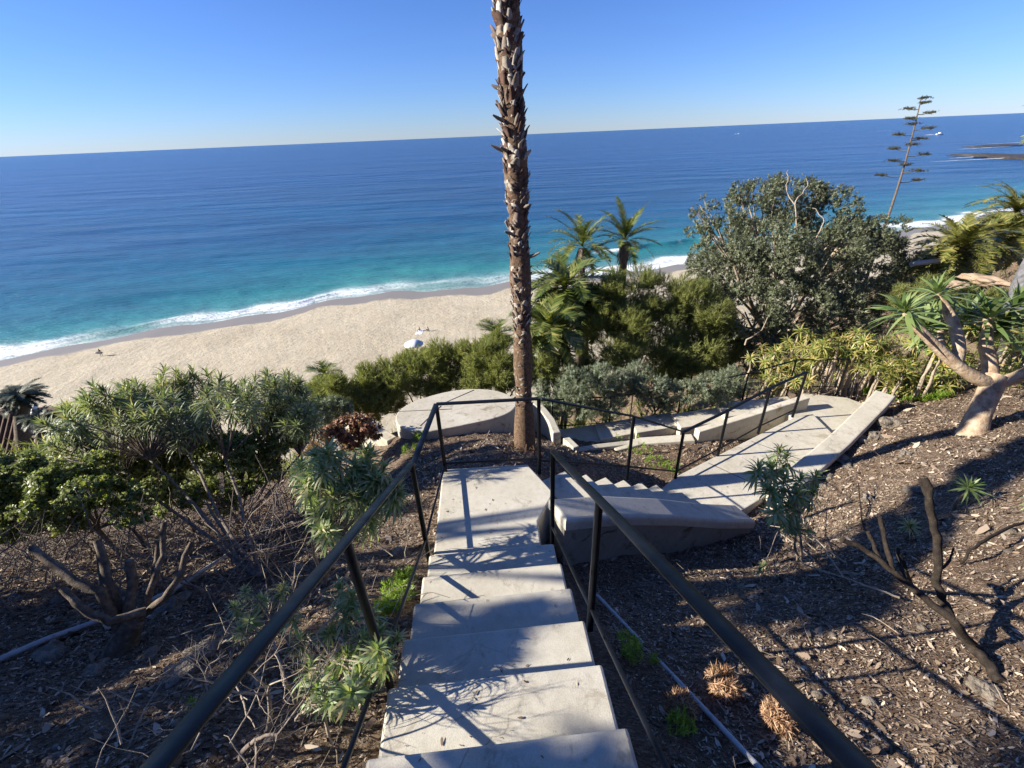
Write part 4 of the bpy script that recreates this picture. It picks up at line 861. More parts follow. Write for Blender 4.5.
echium('echium_shrub', 'young echium with curving bare stems at the near end of the lower parapet', b8,
       [at(*q) for q in ((779, 452, 4.1), (772, 468, 4.1), (766, 478, 4.05), (784, 482, 4.1), (800, 480, 4.1), (778, 498, 4.05), (792, 508, 4.0), (788, 525, 4.0), (804, 530, 4.0), (758, 470, 4.1), (786, 458, 4.15), (815, 478, 4.2), (812, 495, 4.15), (770, 490, 4.0), (776, 512, 3.95), (797, 495, 4.0))], L_ECH, T_ECHB, .98, .014, 158, hubs=[at(795, 528, 4.0), at(800, 515, 4.05)])

# broad leaved low bush under them and tangled bare stems
bush('fleshy_leaf_bush', 'glossy yellow green round leaved bush at the far left below the echium crown', 'bush', 4.7, [(-10, 462, 16), (20, 470, 20), (60, 476, 20), (100, 468, 20), (5, 500, 22), (45, 500, 22), (-20, 490, 22), (85, 495, 20), (70, 518, 16), (20, 525, 18), (115, 495, 18), (135, 515, 14), (150, 490, 14)], 3400, T_ROUND, .75, L_ROUND, M_GREYB, 'round leaved bushes', 160, .4, .03, .4, .7, .3, .8)
bush('fleshy_leaf_bush', 'round leaved bush filling the gap under the two echium crowns', 'bush', 5.6, [(140, 455, 24), (180, 450, 24), (220, 450, 24), (255, 450, 22), (160, 480, 18), (290, 440, 16), (120, 470, 20), (200, 490, 18), (240, 485, 16), (175, 505, 14), (225, 505, 12), (270, 470, 14)], 3700, T_ROUND, .8, L_ROUND, M_GREYB, 'round leaved bushes', 161, .4, .03, .4, .7, .3, .8)
def tangle(label, base, d, L, r, depth, seed, name='bare_shrub', mat=M_PALE, cat='shrub', group='leafless twiggy shrubs', spread=.55, up=.2, nb=(2, 3), shrink=.78):
    rng = np.random.default_rng(seed); out = []; tips = []; grow(rng, np.array(base)-[0, 0, .05], d, L, r, depth, out, tips, spread, nb, shrink, up, .06)
    mb = MB()
    for p, q in out: tube(mb, p, q, 5 if q[0] < .012 else 7, cap=True)
    return tag(mb.build(name, mat, None, True), label, cat, group)
tangle('tangle of bare grey stems under the broad echium crown', gpx(150, 560), (-.2, .1, .8), .45, .022, 5, 171, mat=M_BARK, spread=.7, up=.1)
tangle('bare twiggy shrub at the left edge above the stump', gpx(15, 610), (.1, -.2, 1), .3, .012, 5, 172, spread=.6, up=.1)
tangle('sprawling leafless stems below the round leaved bush at far left', gpx(50, 555), (.5, 0, .6), .4, .018, 5, 173, mat=M_BARK, spread=.75, up=.05)
tangle('pale bare twigs tangled around the straggly echium stems', gpx(262, 735), (.2, .3, .8), .26, .013, 5, 174, spread=.6, up=.1)
tangle('pale leafless twigs in front of the straggly echium', gpx(330, 740), (-.3, .3, .8), .2, .009, 4, 175, spread=.65, up=.1)
tangle('thin bare shrub standing below the pale green echium', gpx(285, 600), (0, .1, 1), .25, .009, 4, 176, spread=.5)
tangle('dense dead twigs behind the sawn off stump', gpx(200, 540), (-.3, .2, .7), .42, .02, 5, 177, mat=M_BARK, spread=.7, up=.1)

for k_, (px, py, dx, L_, d_) in enumerate(((90, 560, .3, .38, 5), (215, 600, -.3, .28, 5), (60, 700, .3, .16, 4), (235, 760, .2, .24, 5), (300, 650, -.2, .24, 5), (130, 720, .1, .12, 4))):
    tangle(['leafless grey shrub sprawling above the pipe at far left', 'leafless grey shrub between the stump and the small low echium', 'small bare twigs in the dark lower left corner', 'pale branching twigs beside the left railing near the bottom edge', 'thin pale bare shrub in front of the small low echium', 'tiny bare twigs on the dark soil below the stump'][k_], gpx(px, py), (dx, .1, .8), L_, .008+.008*(d_ == 5), d_, 850+k_, mat=M_GREYB, spread=.62, up=.12)
# sawn-off stump shrub
def stump():
    rng = np.random.default_rng(180); g_ = gpx(128, 650); z = float(np.dot(g_-np.array([0, 0, CZ]), _f)); s = z/FPX
    th = thing('pruned_stump', 'pruned shrub stump with thick sawn off upright branches on the dark left slope', 'stump', g_)
    mb = MB(); tube(mb, [at(120, 655, z), at(124, 640, z), at(134, 622, z)], [15*s, 11*s, 8*s], 10, knob=.1, rng=rng); mb.build('base', M_BARK, th, True)
    for q, r in (([(120, 632, 0), (98, 590, -.1), (70, 578, -.1), (32, 547, -.05)], 5.5), ([(122, 625, .05), (112, 590, 0), (97, 540, 0)], 5.5), ([(128, 625, 0), (132, 590, .05), (130, 560, .05)], 6.5), ([(135, 622, .05), (150, 595, .15), (157, 560, .2), (157, 540, .2)], 4), ([(140, 620, 0), (152, 585, 0), (163, 545, .1), (165, 522, .1)], 4), ([(140, 618, -.05), (165, 598, -.1), (182, 570, 0), (192, 542, .05)], 4.2), ([(145, 612, -.1), (110, 622, -.25), (82, 608, -.3), (62, 588, -.3)], 5), ([(100, 600, 0), (100, 570, .1), (97, 545, .15)], 3.5), ([(140, 605, .2), (120, 590, .3), (95, 583, .3)], 3)):
        P = np.array([at(a_, b_, z+c_) for a_, b_, c_ in q]); Q = np.concatenate([wander(P[i], P[i+1], 5, .006, rng)[:-1] for i in range(len(P)-1)]+[P[-1:]])
        mb = MB(); tube(mb, Q, np.linspace(r*.85, r*.62, len(Q))*s, 8, knob=.07, rng=rng); mb.build('branch', M_BARK, th, True)
stump()
def limbset(name, label, cat, paths, mat, group, seed, on=None):
    """one plant made of bent bare limbs; (px,py,height above ground)"""
    rng = np.random.default_rng(seed); mb = MB(); b = None
    for q, r0, r1 in paths:
        P = []
        for a_, b_, z_ in q: P.append(at(a_, b_, z_) if z_ > 1 else gpx(a_, b_, z_))
        P = np.array(P); Q = np.concatenate([wander(P[i], P[i+1], 5, r0*.35, rng)[:-1] for i in range(len(P)-1)]+[P[-1:]]); tube(mb, Q, np.linspace(r0, r1, len(Q)), 7, knob=.12, rng=rng)
    return tag(mb.build(name, mat, None, True), label, cat, group)
G = 'bare burnt branches on the right slope'
zr = float(np.dot(gpx(1000, 682)-np.array([0, 0, CZ]), _f)); print('zr', zr)
limbset('bare_branch', 'blackened crooked branch rising from bottom right with a sawn top', 'branch', [([(1002, 683, .0), (985, 662, zr+0.12), (960, 635, zr+0.28), (945, 605, zr+0.40), (935, 580, zr+0.45), (937, 545, zr+0.47), (930, 510, zr+0.47), (924, 478, zr+0.47)], .030, .022), ([(935, 575, zr+0.45), (950, 560, zr+0.50), (954, 548, zr+0.50)], .009, .006), ([(930, 500, zr+0.47), (924, 488, zr+0.50), (921, 480, zr+0.50)], .018, .016)], M_BURNT, G, 191)
limbset('bare_branch', 'grey bare branch fanning into short sawn stubs beside the blackened one', 'branch', [([(985, 655, .0), (955, 622, zr+0.17), (925, 598, zr+0.30), (895, 572, zr+0.42), (868, 552, zr+0.50), (842, 540, zr+0.53)], .024, .016), ([(893, 572, zr+0.42), (886, 545, zr+0.50), (880, 517, zr+0.53)], .016, .015), ([(905, 580, zr+0.40), (900, 565, zr+0.50), (898, 548, zr+0.53)], .012, .010), ([(912, 592, .02), (905, 570, zr+0.55), (898, 555, zr+0.57)], .017, .016), ([(880, 562, zr+0.45), (874, 545, zr+0.53), (868, 532, zr+0.55)], .014, .013)], M_BURNT, G, 192)
limbset('bare_branch', 'long thin pale branch curving low across the right slope towards the young echium', 'branch', [([(897, 603, .06), (870, 595, .08), (840, 585, .10), (800, 572, .12), (790, 560, .14)], .009, .006), ([(840, 585, .1), (815, 560, .22), (790, 545, .25), (765, 538, .22)], .007, .004)], M_PALE, G, 193)
limbset('bare_branch', 'curved dark branch arching in from the right edge of the photo', 'branch', [([(1045, 512, zr+1.6), (1024, 523, zr+1.5), (990, 537, zr+1.35), (970, 550, zr+1.25), (960, 565, .02)], .014, .010)], M_BURNT, G, 194)
limbset('bare_branch', 'short dark upright twig below the end of the landing parapet', 'branch', [([(864, 530, .0), (858, 512, .10), (853, 496, .22)], .010, .006), ([(862, 520, .06), (855, 512, .14)], .005, .003)], M_BURNT, G, 195)
limbset('bare_branch', 'pale dead branch lying on the soil beyond the square landing', 'branch', [([(478, 452, .04), (486, 444, .06), (490, 436, .10), (487, 424, .25), (480, 452, .03)][:4], .010, .006), ([(486, 446, .05), (500, 451, .04), (505, 453, .03)], .007, .005)], M_PALE, G, 196)
limbset('bare_branch', 'thin pale bare stems from the young echium drooping on the slope', 'branch', [([(812, 560, .02), (790, 548, .1), (775, 540, .14), (768, 558, .08), (757, 576, .03)], .007, .004), ([(815, 552, .03), (800, 545, .1), (785, 525, .3)], .007, .005), ([(845, 565, .03), (822, 552, .08), (800, 540, .2), (790, 520, .4)], .008, .005)], M_PALE, G, 197)
def head(name, label, px, py, h, hd, sc, seed, mat=L_ALOEB, tm=None):
    rng = np.random.default_rng(seed); g_ = gpx(px, py); th = thing(name, label, 'shrub', g_, 'leafy heads on the right slope')
    tp = g_+np.array(hd); mb = MB(); tube(mb, wander(g_-[0, 0, .05], tp, 5, .015, rng), np.linspace(.016, .012, 5), 6); mb.build('stem', M_BARK, th, True)
    mb = MB(); pk(mb, [tp], [[.05, -.2, 1]], tm or T_BLADE, sc, rng); mb.build('leaf_rosette', mat, th)
head('young_tree_aloe', 'dark green palm like leaf head above the blackened branch', 955, 510, 0, (0, 0, .32), .50, 201, L_ECHD)
head('young_tree_aloe', 'dark green leaf head cut by the right edge of the photo', 1022, 522, 0, (0, 0, .28), .45, 202, L_ECHD)
head('young_tree_aloe', 'small pale leaf head between the sawn stubs', 902, 540, 0, (0, 0, .2), .30, 203, L_ECH)
#PART3
# ------------------------------------------------------------------ far and small things
def bxo(name, c, hx, hy, hz, mat, parent, yaw=0., pitch=0.):
    M = Matrix.Rotation(yaw, 3, 'Z') @ Matrix.Rotation(pitch, 3, 'X'); M = np.array(M); mb = MB(); box(mb, c, M[:, 0]*hx, M[:, 1]*hy, M[:, 2]*hz); return mb.build(name, mat, parent)
# tiled roof corner, lower left
def house():
    yaw = math.radians(12); c = at(-62, 432, 15.5); M = np.array(Matrix.Rotation(yaw, 3, 'Z')); ex, ey = M[:, 0], M[:, 1]
    th = thing('tiled_house', 'corner of a brown tiled roof with white gutter at the left edge', 'house', (c[0], c[1], c[2]-3)); mb = MB()
    sl = nrm(-ey*.8-np.array([0, 0, .62])); n_ = np.cross(ex, sl); n_ = n_ if n_[2] > 0 else -n_
    for k in range(20):
        for j in range(7):
            o = c+ex*(k*.16-.6)+sl*(j*.34-.3)+n_*(.03-.01*j*0)
            tube(mb, [o, o+sl*.37-n_*.02], [.062, .075], 7)
    for k in range(1): box(mb, c+ex*1.0+sl*.75-n_*.07, ex*1.75, sl*1.25, n_*.05)
    mb.build('roof', mat_noise('brown_roof_tile', [(.3, (.06, .035, .025)), (.6, (.13, .08, .055)), (.8, (.20, .13, .10))], 9, .85), th)
    mb = MB(); box(mb, c+ex*2.79+sl*.75+n_*.02, ex*.035, sl*1.3, n_*.07); mb.build('gutter', M_WHITE, th)
    mb = MB(); box(mb, c+ex*.9+sl*.9+np.array([0, 0, -1.9]), ex*1.6, ey*.9, np.array([0, 0, 1.4])); mb.build('wall', mat_noise('grey_stucco', [(.3, (.25, .24, .22)), (.7, (.35, .34, .31))], 10), th)
    mb = MB()
    for k in range(4): box(mb, c+ex*3.2+sl*(.7+k*.35), ex*.5, sl*.04, n_*.06)
    box(mb, c+ex*2.9+sl*1.2, ex*.04, sl*.7, n_*.05); box(mb, c+ex*3.6+sl*1.2, ex*.04, sl*.7, n_*.05); mb.build('rafter_frame', M_BARK, th)
house()
def bz_at(x, y): t = float(shoreY(x)-y); return t*.02+.35
def person(label, p, pose, scale=1., cols=((.35, .22, .16), (.03, .03, .04)), az=0.):
    J = {'stand': ([(0, 0, .95), (0, 0, 1.2), (0, 0, 1.42), (0, 0, 1.52), (0, 0, 1.66), (.2, 0, 1.4), (.3, .05, 1.15), (.22, .2, 1.0), (-.2, 0, 1.4), (-.3, 0, 1.12), (-.25, .1, .88), (.1, 0, .92), (.12, .12, .5), (.14, .0, .06), (.16, .12, .03), (-.1, 0, .92), (-.12, -.02, .5), (-.14, -.2, .06), (-.14, -.08, .03)]),
         'sit': ([(0, 0, .14), (0, .02, .38), (0, .05, .6), (0, .06, .7), (0, .08, .84), (.19, .03, .57), (.28, -.12, .36), (.3, -.25, .08), (-.19, .03, .57), (-.28, -.12, .36), (-.3, -.25, .08), (.1, .05, .14), (.14, .42, .42), (.14, .68, .08), (.14, .8, .05), (-.1, .05, .14), (-.14, .42, .42), (-.14, .68, .08), (-.14, .8, .05)])}[pose]
    E_ = [(0, 1), (1, 2), (2, 3), (3, 4), (2, 5), (5, 6), (6, 7), (2, 8), (8, 9), (9, 10), (0, 11), (11, 12), (12, 13), (13, 14), (0, 15), (15, 16), (16, 17), (17, 18)]
    R_ = [.14, .13, .13, .055, .105, .055, .042, .035, .055, .042, .035, .09, .06, .042, .035, .09, .06, .042, .035]
    me = bpy.data.meshes.new('person'); c_, s_ = math.cos(az), math.sin(az); me.from_pydata([(scale*(x*c_-y*s_), scale*(x*s_+y*c_), scale*z) for x, y, z in J], E_, []); o = bpy.data.objects.new('person', me); COL.objects.link(o); o.location = p
    m_ = o.modifiers.new('skin', 'SKIN'); 
    for i, r_ in enumerate(R_): me.skin_vertices[0].data[i].radius = (r_*scale, r_*scale); me.skin_vertices[0].data[i].use_root = i == 0
    su = o.modifiers.new('sub', 'SUBSURF'); su.levels = su.render_levels = 1
    mt, nt, b = newmat('swimmer'); tc = nt.nodes.new('ShaderNodeTexCoord').outputs['Object']; sp = nt.nodes.new('ShaderNodeSeparateXYZ'); nt.links.new(tc, sp.inputs[0])
    nt.links.new(ramp(nt, sp.outputs[2], [(0, cols[1]), (1, cols[1])] if pose == 'stand' else [(0, cols[0]), (1, cols[0])]), b.inputs['Base Color']); me.materials.append(mt); b.inputs['Roughness'].default_value = .7
    tag(o, label, 'person')
    hd = MB(); u_ = np.linspace(0, math.pi, 7); v_ = np.linspace(0, 2*math.pi, 10, endpoint=False); hx = J[4]; hc = np.array([hx[0]*c_-hx[1]*s_, hx[0]*s_+hx[1]*c_, hx[2]+.06])*scale+np.array(p)
    V_ = [hc+scale*np.array([.1*math.sin(a_)*math.cos(b_), .11*math.sin(a_)*math.sin(b_), .1*math.cos(a_)]) for a_ in u_[:5] for b_ in v_]; F_ = [(i*10+j, (i+1)*10+j, (i+1)*10+(j+1) % 10, i*10+(j+1) % 10) for i in range(4) for j in range(10)]
    hd.add(V_, F_); hd.build('hair', mat_noise('dark_hair', [(.3, (.02, .015, .01)), (.7, (.05, .035, .025))], 20), o); return o
def beach_pt(px, py, D0=44.):
    D = D0
    for _ in range(6): q = atD(px, py, D); D = CZ-bz_at(q[0], q[1])
    q[2] = bz_at(q[0], q[1]); return q
q = beach_pt(102, 356); person('surfer in a black wetsuit carrying a board along the wet sand', q, 'stand', 1.08, az=.5)
mb = MB(); n = 14; V_ = []
for i in range(n+1): t = i/n*2-1; w = .27*(1-abs(t)**2.4)**.6+.005; V_ += [(t*1.05, -w, .06*t*t), (t*1.05, w, .06*t*t), (t*1.05, w*.8, .05+.06*t*t), (t*1.05, -w*.8, .05+.06*t*t)]
F_ = [(4*i+j, 4*i+(j+1) % 4, 4*i+4+(j+1) % 4, 4*i+4+j) for i in range(n) for j in range(4)]
V_ = np.array(V_)@np.array(Matrix.Rotation(1.2, 3, 'X')).T; mb.add(V_+q+np.array([-.05, -.28, 1.05]), F_); tag(mb.build('surfboard', mat_noise('dark_board', [(.3, (.05, .05, .06)), (.7, (.08, .08, .09))], 5, .4)), 'dark surfboard held under the arm of the surfer', 'surfboard')
q = beach_pt(420, 331); person('person in dark swimwear sitting on a white towel on the sand', q+[0, 0, .05], 'sit', 1.1, ((.10, .06, .045), (.02, .02, .03)), 2.2)
mb = MB(); g_ = np.linspace(-1, 1, 9)
a_, b_ = np.meshgrid(g_, g_, indexing='ij'); I = np.arange(81).reshape(9, 9); mb.add(np.stack([q[0]+a_*.9, q[1]-.9+b_*1.5, q[2]+.06+.03*np.sin(a_*5+b_*3)], -1).reshape(-1, 3), np.stack([I[:-1, :-1], I[1:, :-1], I[1:, 1:], I[:-1, 1:]], -1).reshape(-1, 4)); tag(mb.build('beach_towel', M_WHITE), 'white towel spread on the sand under the left sunbather', 'towel')
q = beach_pt(428.5, 331); person('second sunbather in black just right of the white towel', q+[0, 0, .02], 'sit', 1.1, ((.05, .04, .04), (.02, .02, .03)), 1.6)
def tent():
    q = beach_pt(415, 352); th = thing('beach_umbrella', 'white and blue canopy shade standing on the sand behind the olive bushes', 'umbrella', q); mb = MB(); n = 16; R_ = 2.2
    top = q+np.array([0, 0, 3.0]); V_ = [top]+[q+np.array([math.cos(i/n*6.283)*R_*f_, math.sin(i/n*6.283)*R_*f_, h]) for f_, h in ((.5, 2.75), (1., 2.1), (1.0, 1.9)) for i in range(n)]
    mw, nt, b = newmat('canopy_fabric'); g = nt.nodes.new('ShaderNodeNewGeometry'); tc = nt.nodes.new('ShaderNodeTexCoord').outputs['Object']; sp = nt.nodes.new('ShaderNodeSeparateXYZ'); nt.links.new(tc, sp.inputs[0])
    nt.links.new(ramp(nt, mth(nt, 'GREATER_THAN', mth(nt, 'SUBTRACT', sp.outputs[0], float(q[0])+.6), 0.), [(.4, (.75, .77, .8)), (.6, (.22, .36, .5))]), b.inputs['Base Color'])
    mb.add(V_, [(1+i, 1+(i+1) % n, 0) for i in range(n)]); mb.v = [np.concatenate(mb.v)]; f_ = [(1+n*k+i, 1+n*(k+1)+i, 1+n*(k+1)+(i+1) % n, 1+n*k+(i+1) % n) for k in range(2) for i in range(n)]
    mb.l.append(np.array(f_).ravel()); mb.c.append(np.full(len(f_), 4, np.int64)); mb.build('canopy', mw, th)
    mb = MB(); tube(mb, [q-[0, 0, .3], top], .035, 7); mb.build('pole', M_WHITE, th)
tent()
def boat(px, py, s_, label):
    q = atD(px, py, CZ-.3); th = thing('motor_boat', label, 'boat', q, 'boats far out on the sea'); n = 8; bm = MB(); V_ = []
    for i in range(n+1):
        t = i/n; w = 1.6*(1-t**3)*s_+.02; x = (t*2-1)*5.5*s_; V_ += [(x, -w*.5, -.2), (x, -w, (1.1+.5*t)*s_), (x, w, (1.1+.5*t)*s_), (x, w*.5, -.2)]
    bm.add(np.array(V_)+q, [(4*i+j, 4*i+(j+1) % 4, 4*i+4+(j+1) % 4, 4*i+4+j) for i in range(n) for j in range(4)]); bm.add((np.array(V_)+q)[:4], [(0, 1, 2, 3)]); bm.build('hull', M_WHITE, th)
    mb = MB(); box(mb, q+np.array([-.5*s_, 0, 2.0*s_]), [2.0*s_, 0, 0], [0, 1.1*s_, 0], [0, 0, .8*s_]); mb.build('cabin', M_WHITE, th)
    mb = MB(); wk = np.array([[-5.5, -1, -.1], [-5.5, 1, -.1], [-22, 3.2, .05], [-22, -3.2, .05], [-14, 0, .5]])*s_; mb.add(wk+q+[0, 0, .1], [(0, 1, 4), (1, 2, 4), (2, 3, 4), (3, 0, 4)]); mb.build('wake', M_WHITE, th)
boat(739, 134, 1.3, 'tiny white boat near the horizon between the palm trunk and agave stalk'); boat(940, 134.5, 1.9, 'white boat with a wake right of the agave stalk near the horizon')
# rocks off the point
def rock(name, label, c, r_, seed, mat=M_ROCK, cat='rock', group=None, sq=(1, 1, .6), sub=2, kind=None, parent=None, amp=.3):
    bm = bmesh.new(); bmesh.ops.create_icosphere(bm, subdivisions=sub, radius=1); rs = random.Random(seed); off = Vector((rs.uniform(0, 99), rs.uniform(0, 99), rs.uniform(0, 99))); yaw = Matrix.Rotation(rs.uniform(0, 6.28), 3, 'Z')
    for v in bm.verts:
        k = 1+amp*mnoise.noise(v.co*1.3+off)+.5*amp*mnoise.noise(v.co*3.1+off); q_ = v.co*k; q_ = Vector((q_.x*sq[0], q_.y*sq[1], q_.z*sq[2])); v.co = (yaw @ q_)*r_+Vector(c)
    o = bm_obj(bm, name, mat, parent, False)
    return tag(o, label, cat, group, kind) if parent is None else o
M_DROCK = mat_noise('wet_dark_reef', [(.3, (.03, .028, .025)), (.7, (.09, .08, .07))], .3, .6)
for i, (px, py, r_, sx) in enumerate(((985, 156, 16, 2.2), (1014, 157, 18, 2.0), (1040, 158, 18, 2), (963, 155, 9, 2.0), (998, 146, 14, 2.4), (975, 147, 9, 2.2))):
    q = atD(px, py, CZ); rock('reef_rock', ['long dark reef rock in the near row, second from its left end', 'dark reef rock touching the right edge of the near row', 'dark reef rock just beyond the right edge of the photo', 'small dark reef rock at the left end of the near row', 'dark reef rock in the farther row off the point', 'small dark reef rock at the left end of the farther row'][i], q, r_, 300+i, M_DROCK, 'rock', 'reef rocks off the point', (sx, 1, .16), 3)
mb = MB(); rng = np.random.default_rng(210)
for px, py, L in ((1000, 158.5, 90), (975, 157, 40), (985, 148, 50), (1030, 142, 90), (880, 131, 60)):
    q = atD(px, py, CZ); n = 16; V_ = []
    for i in range(n+1): t = i/n*2-1; w = (1-t*t)*rng.uniform(1., 3.2); V_ += [(q[0]+t*L, q[1]+w+t*8, .25), (q[0]+t*L, q[1]-w+t*8, .25)]
    mb.add(V_, [(2*i, 2*i+1, 2*i+3, 2*i+2) for i in range(n)])
tag(mb.build('reef_foam', mat_noise('white_foam', [(.35, (.25, .4, .45)), (.5, (.8, .8, .8))], .3, .8)), 'white surf breaking over the reef rocks off the point', 'sea foam', kind='stuff')
# things on the right hillside
a_ = [at(912, 264, 12), at(935, 261, 12.2), at(962, 262, 12.4), at(975, 263, 12.5)]
mb = MB(); tube(mb, [p for p in a_], .07, 8); tag(mb.build('pale_pipe', M_PIPE, None, True), 'pale horizontal pipe on the hillside under the large yellow green palm', 'pipe')
for i, (px, py, r_, sx, lb) in enumerate(((985, 280, .17, 2.4, 'tan sandstone boulder under the palms at the right edge'), (956, 285, .11, 2.2, 'smaller tan boulder left of the sandstone boulder behind the tree aloe heads'))):
    rock('boulder', lb, at(px, py, 10.5-.4*i), r_, 320+i, mat_noise('tan_sandstone', [(.3, (.22, .15, .10)), (.6, (.36, .27, .19)), (.8, (.46, .37, .28))], 2.5, .9), 'boulder', 'boulders behind the tree aloe', (sx, 1, .6), 4, amp=.55)
th = thing('grey_palm_trunk', 'thick grey leaning trunk at the right edge behind the tree aloe', 'palm tree', gp(12.2, 10.0)); rng = np.random.default_rng(333)
p0 = at(1022, 300, 9.8); p1 = at(1056, 225, 10.2); mb = MB(); P = wander(p0-(p1-p0)*.6, p1, 9, .02, rng); tube(mb, P, np.full(9, .24), 12, knob=.05, rng=rng); mb.build('trunk', M_GTR := mat_noise('grey_trunk', [(.3, (.07, .07, .075)), (.6, (.17, .17, .175)), (.8, (.30, .30, .30))], 7, .9, .9, .03, 18), th, True)
mb = MB(); boots(mb, p0, p1, .23, 150, rng, .10, .07, .35); mb.build('leaf_bases', M_GTR, th)
mb = MB(); palm_crown(mb, p1+(p1-p0)*1.6, 1.6, 26, rng, -.3, 1.3, 30, 1.1, .4); mb.build('fronds', L_PALM, th)

# unseen trees added at left, crowns shaped to shade the slope and steps
T_BIG = [sprig(11, .12, .05, .14, rg) for _ in range(3)]
def shade(label, lob, n, seed, base, tm=T_BIG, sc=1.):
    rng = np.random.default_rng(seed); C_ = np.array([W(x, y, -z_) for x, y, z_, r_ in lob]); R_ = np.array([l[3] for l in lob]); base = gp(*base); th = thing('added_shade_tree', label, 'tree', base, 'unseen trees added left of the steps for shade')
    mb, a_, b_ = crown(C_, R_, n, tm, sc, rng); mb.build('foliage', L_TREE, th); limbs(base, C_, .07, rng, sub=a_, fork=.5).build('trunk', M_BARK, th, True)
shade('tall leafy unseen tree added to shade the lowest steps and bottom right slope', [(-7.5, -.6, 1.2, 1.0), (-7.2, -.9, .2, 1.0), (-7.4, -1.6, 1.8, 1.0), (-7.3, 0, .4, .55), (-7.6, -.4, 2.1, .8), (-7.3, -.2, -1., .8), (-7.5, .22, 1.95, .36), (-7.5, .08, 1.2, .34), (-7.5, -.2, .9, .4), (-7.5, .1, 2.5, .5), (-7.4, .38, 2.6, .3)], 4600, 401, (-7.4, -.6))
shade('low dense unseen tree added to shade the left slope round the pruned stump', [(-7.4, .7, -1.2, .75), (-7.3, 1.5, -1.4, .8), (-7.5, 2.2, -1.3, .7), (-7.4, 1.1, -2.2, .8), (-7.4, 2.0, -2.3, .8), (-7.4, .4, -.6, .5), (-7.4, .15, .1, .4), (-7.4, .55, .12, .36), (-7.5, .95, .0, .4), (-7.3, 1.3, -.15, .4)], 3300, 402, (-7.4, 1.3))
shade('slim leaning unseen tree added to shade one tread and the right slope', [(-7.8, 3.05, 2.1, .30), (-7.8, 3.3, 2.6, .32), (-7.9, 3.5, 3.2, .36), (-7.7, 2.8, 1.6, .26), (-7.5, 1.9, 1.2, .30), (-7.5, 2.25, 1.25, .34), (-7.6, 2.6, 1.55, .36), (-7.5, 1.6, 1.35, .2), (-7.5, 1.28, .62, .17), (-7.6, 1.38, .9, .15), (-7.5, 1.2, .85, .14)], 2400, 403, (-7.6, 2.9))

# ------------------------------------------------------------------ litter, stones
rng = np.random.default_rng(500)
def gnorm(x, y, e=.06):
    zx = (grounds(x+e, y)-grounds(x-e, y))/(2*e); zy = (grounds(x, y+e)-grounds(x, y-e))/(2*e); n = np.stack([-zx, -zy, np.ones_like(zx)], 1); return n/np.linalg.norm(n, axis=1)[:, None]
def flake(L, w, rng): 
    a_ = rng.uniform(.6, 1.2, 6); V_ = [[-L*a_[0], 0, .0], [-L*.4, -w*a_[1], .12*L], [L*.5, -w*a_[2], .05*L], [L*a_[3], 0, .18*L], [L*.4, w*a_[4], .1*L], [-L*.5, w*a_[5], 0]]; return np.array(V_), np.array([(0, 1, 2, 3), (0, 3, 4, 5)])
T_FL = [flake(.5, rng.uniform(.06, .22), rng) for _ in range(8)]
def litter_pts(n, x0, x1, y0, y1, clump=.5):
    x = rng.uniform(x0, x1, n*2); y = rng.uniform(y0, y1, n*2); k = fbm(x, y, 1.2, 77, 3)+.5; ok = rng.random(n*2) < (np.clip(k*1.6-.35, .04, 1)*clump+(1-clump)*.8); return x[ok][:n], y[ok][:n]
def mat_litter(name, cols):
    m, nt, b = newmat(name); g = nt.nodes.new('ShaderNodeNewGeometry'); nt.links.new(ramp(nt, g.outputs['Random Per Island'], [(i/(len(cols)-1), c) for i, c in enumerate(cols)]), b.inputs['Base Color']); b.inputs['Roughness'].default_value = .9; b.inputs['Specular IOR Level'].default_value = .15; return m
mb = MB()
for n, x0, x1, y0, y1, s0 in ((80000, .6, 4.2, -.3, 4.4, .030), (70000, 2.5, 9.5, 2.5, 8, .046), (26000, -1.6, 3.6, 3.9, 6.8, .04), (52000, -5, -.7, .2, 5, .034), (26000, -10, -3, 2, 8, .055)):
    x, y = litter_pts(n, x0, x1, y0, y1, .7); P = np.c_[x, y, grounds(x, y)+.008]; pk(mb, P, gnorm(x, y)+rng.normal(0, .38, P.shape), T_FL, s0*rng.lognormal(-.6, .62, len(x)), rng)
tag(mb.build('wood_mulch', mat_litter('mulch_chips', [(.055, .038, .026), (.11, .075, .052), (.18, .13, .092), (.27, .205, .15), (.37, .295, .22), (.54, .45, .35)])), 'brown wood chip mulch and leaf litter strewn over the slope', 'mulch', kind='stuff')
def pebble(rng):
    bm = bmesh.new(); bmesh.ops.create_icosphere(bm, subdivisions=1, radius=1); V_ = np.array([v.co[:] for v in bm.verts])*rng.uniform(.7, 1.2, (12 if False else len(bm.verts), 1))*np.array([1, .8, .55]); F_ = np.array([[v.index for v in f.verts] for f in bm.faces]); bm.free(); return V_, F_
T_PB = [pebble(rng) for _ in range(5)]; mb = MB()
for n, x0, x1, y0, y1, s0 in ((900, .6, 9, 0, 8, .018), (900, -5, -.7, .2, 5, .02), (300, -1.6, 3.6, 3.9, 6.8, .016)):
    x, y = litter_pts(n, x0, x1, y0, y1, 1.); pk(mb, np.c_[x, y, grounds(x, y)+.004], gnorm(x, y), T_PB, s0*rng.lognormal(0, .5, len(x)), rng)
tag(mb.build('pebbles', M_ROCK), 'small pebbles and dirt clods scattered over the slope', 'pebbles', kind='stuff')
LP = np.array([.5]); mb = MB()          # loose clods and chunky litter against the parapet
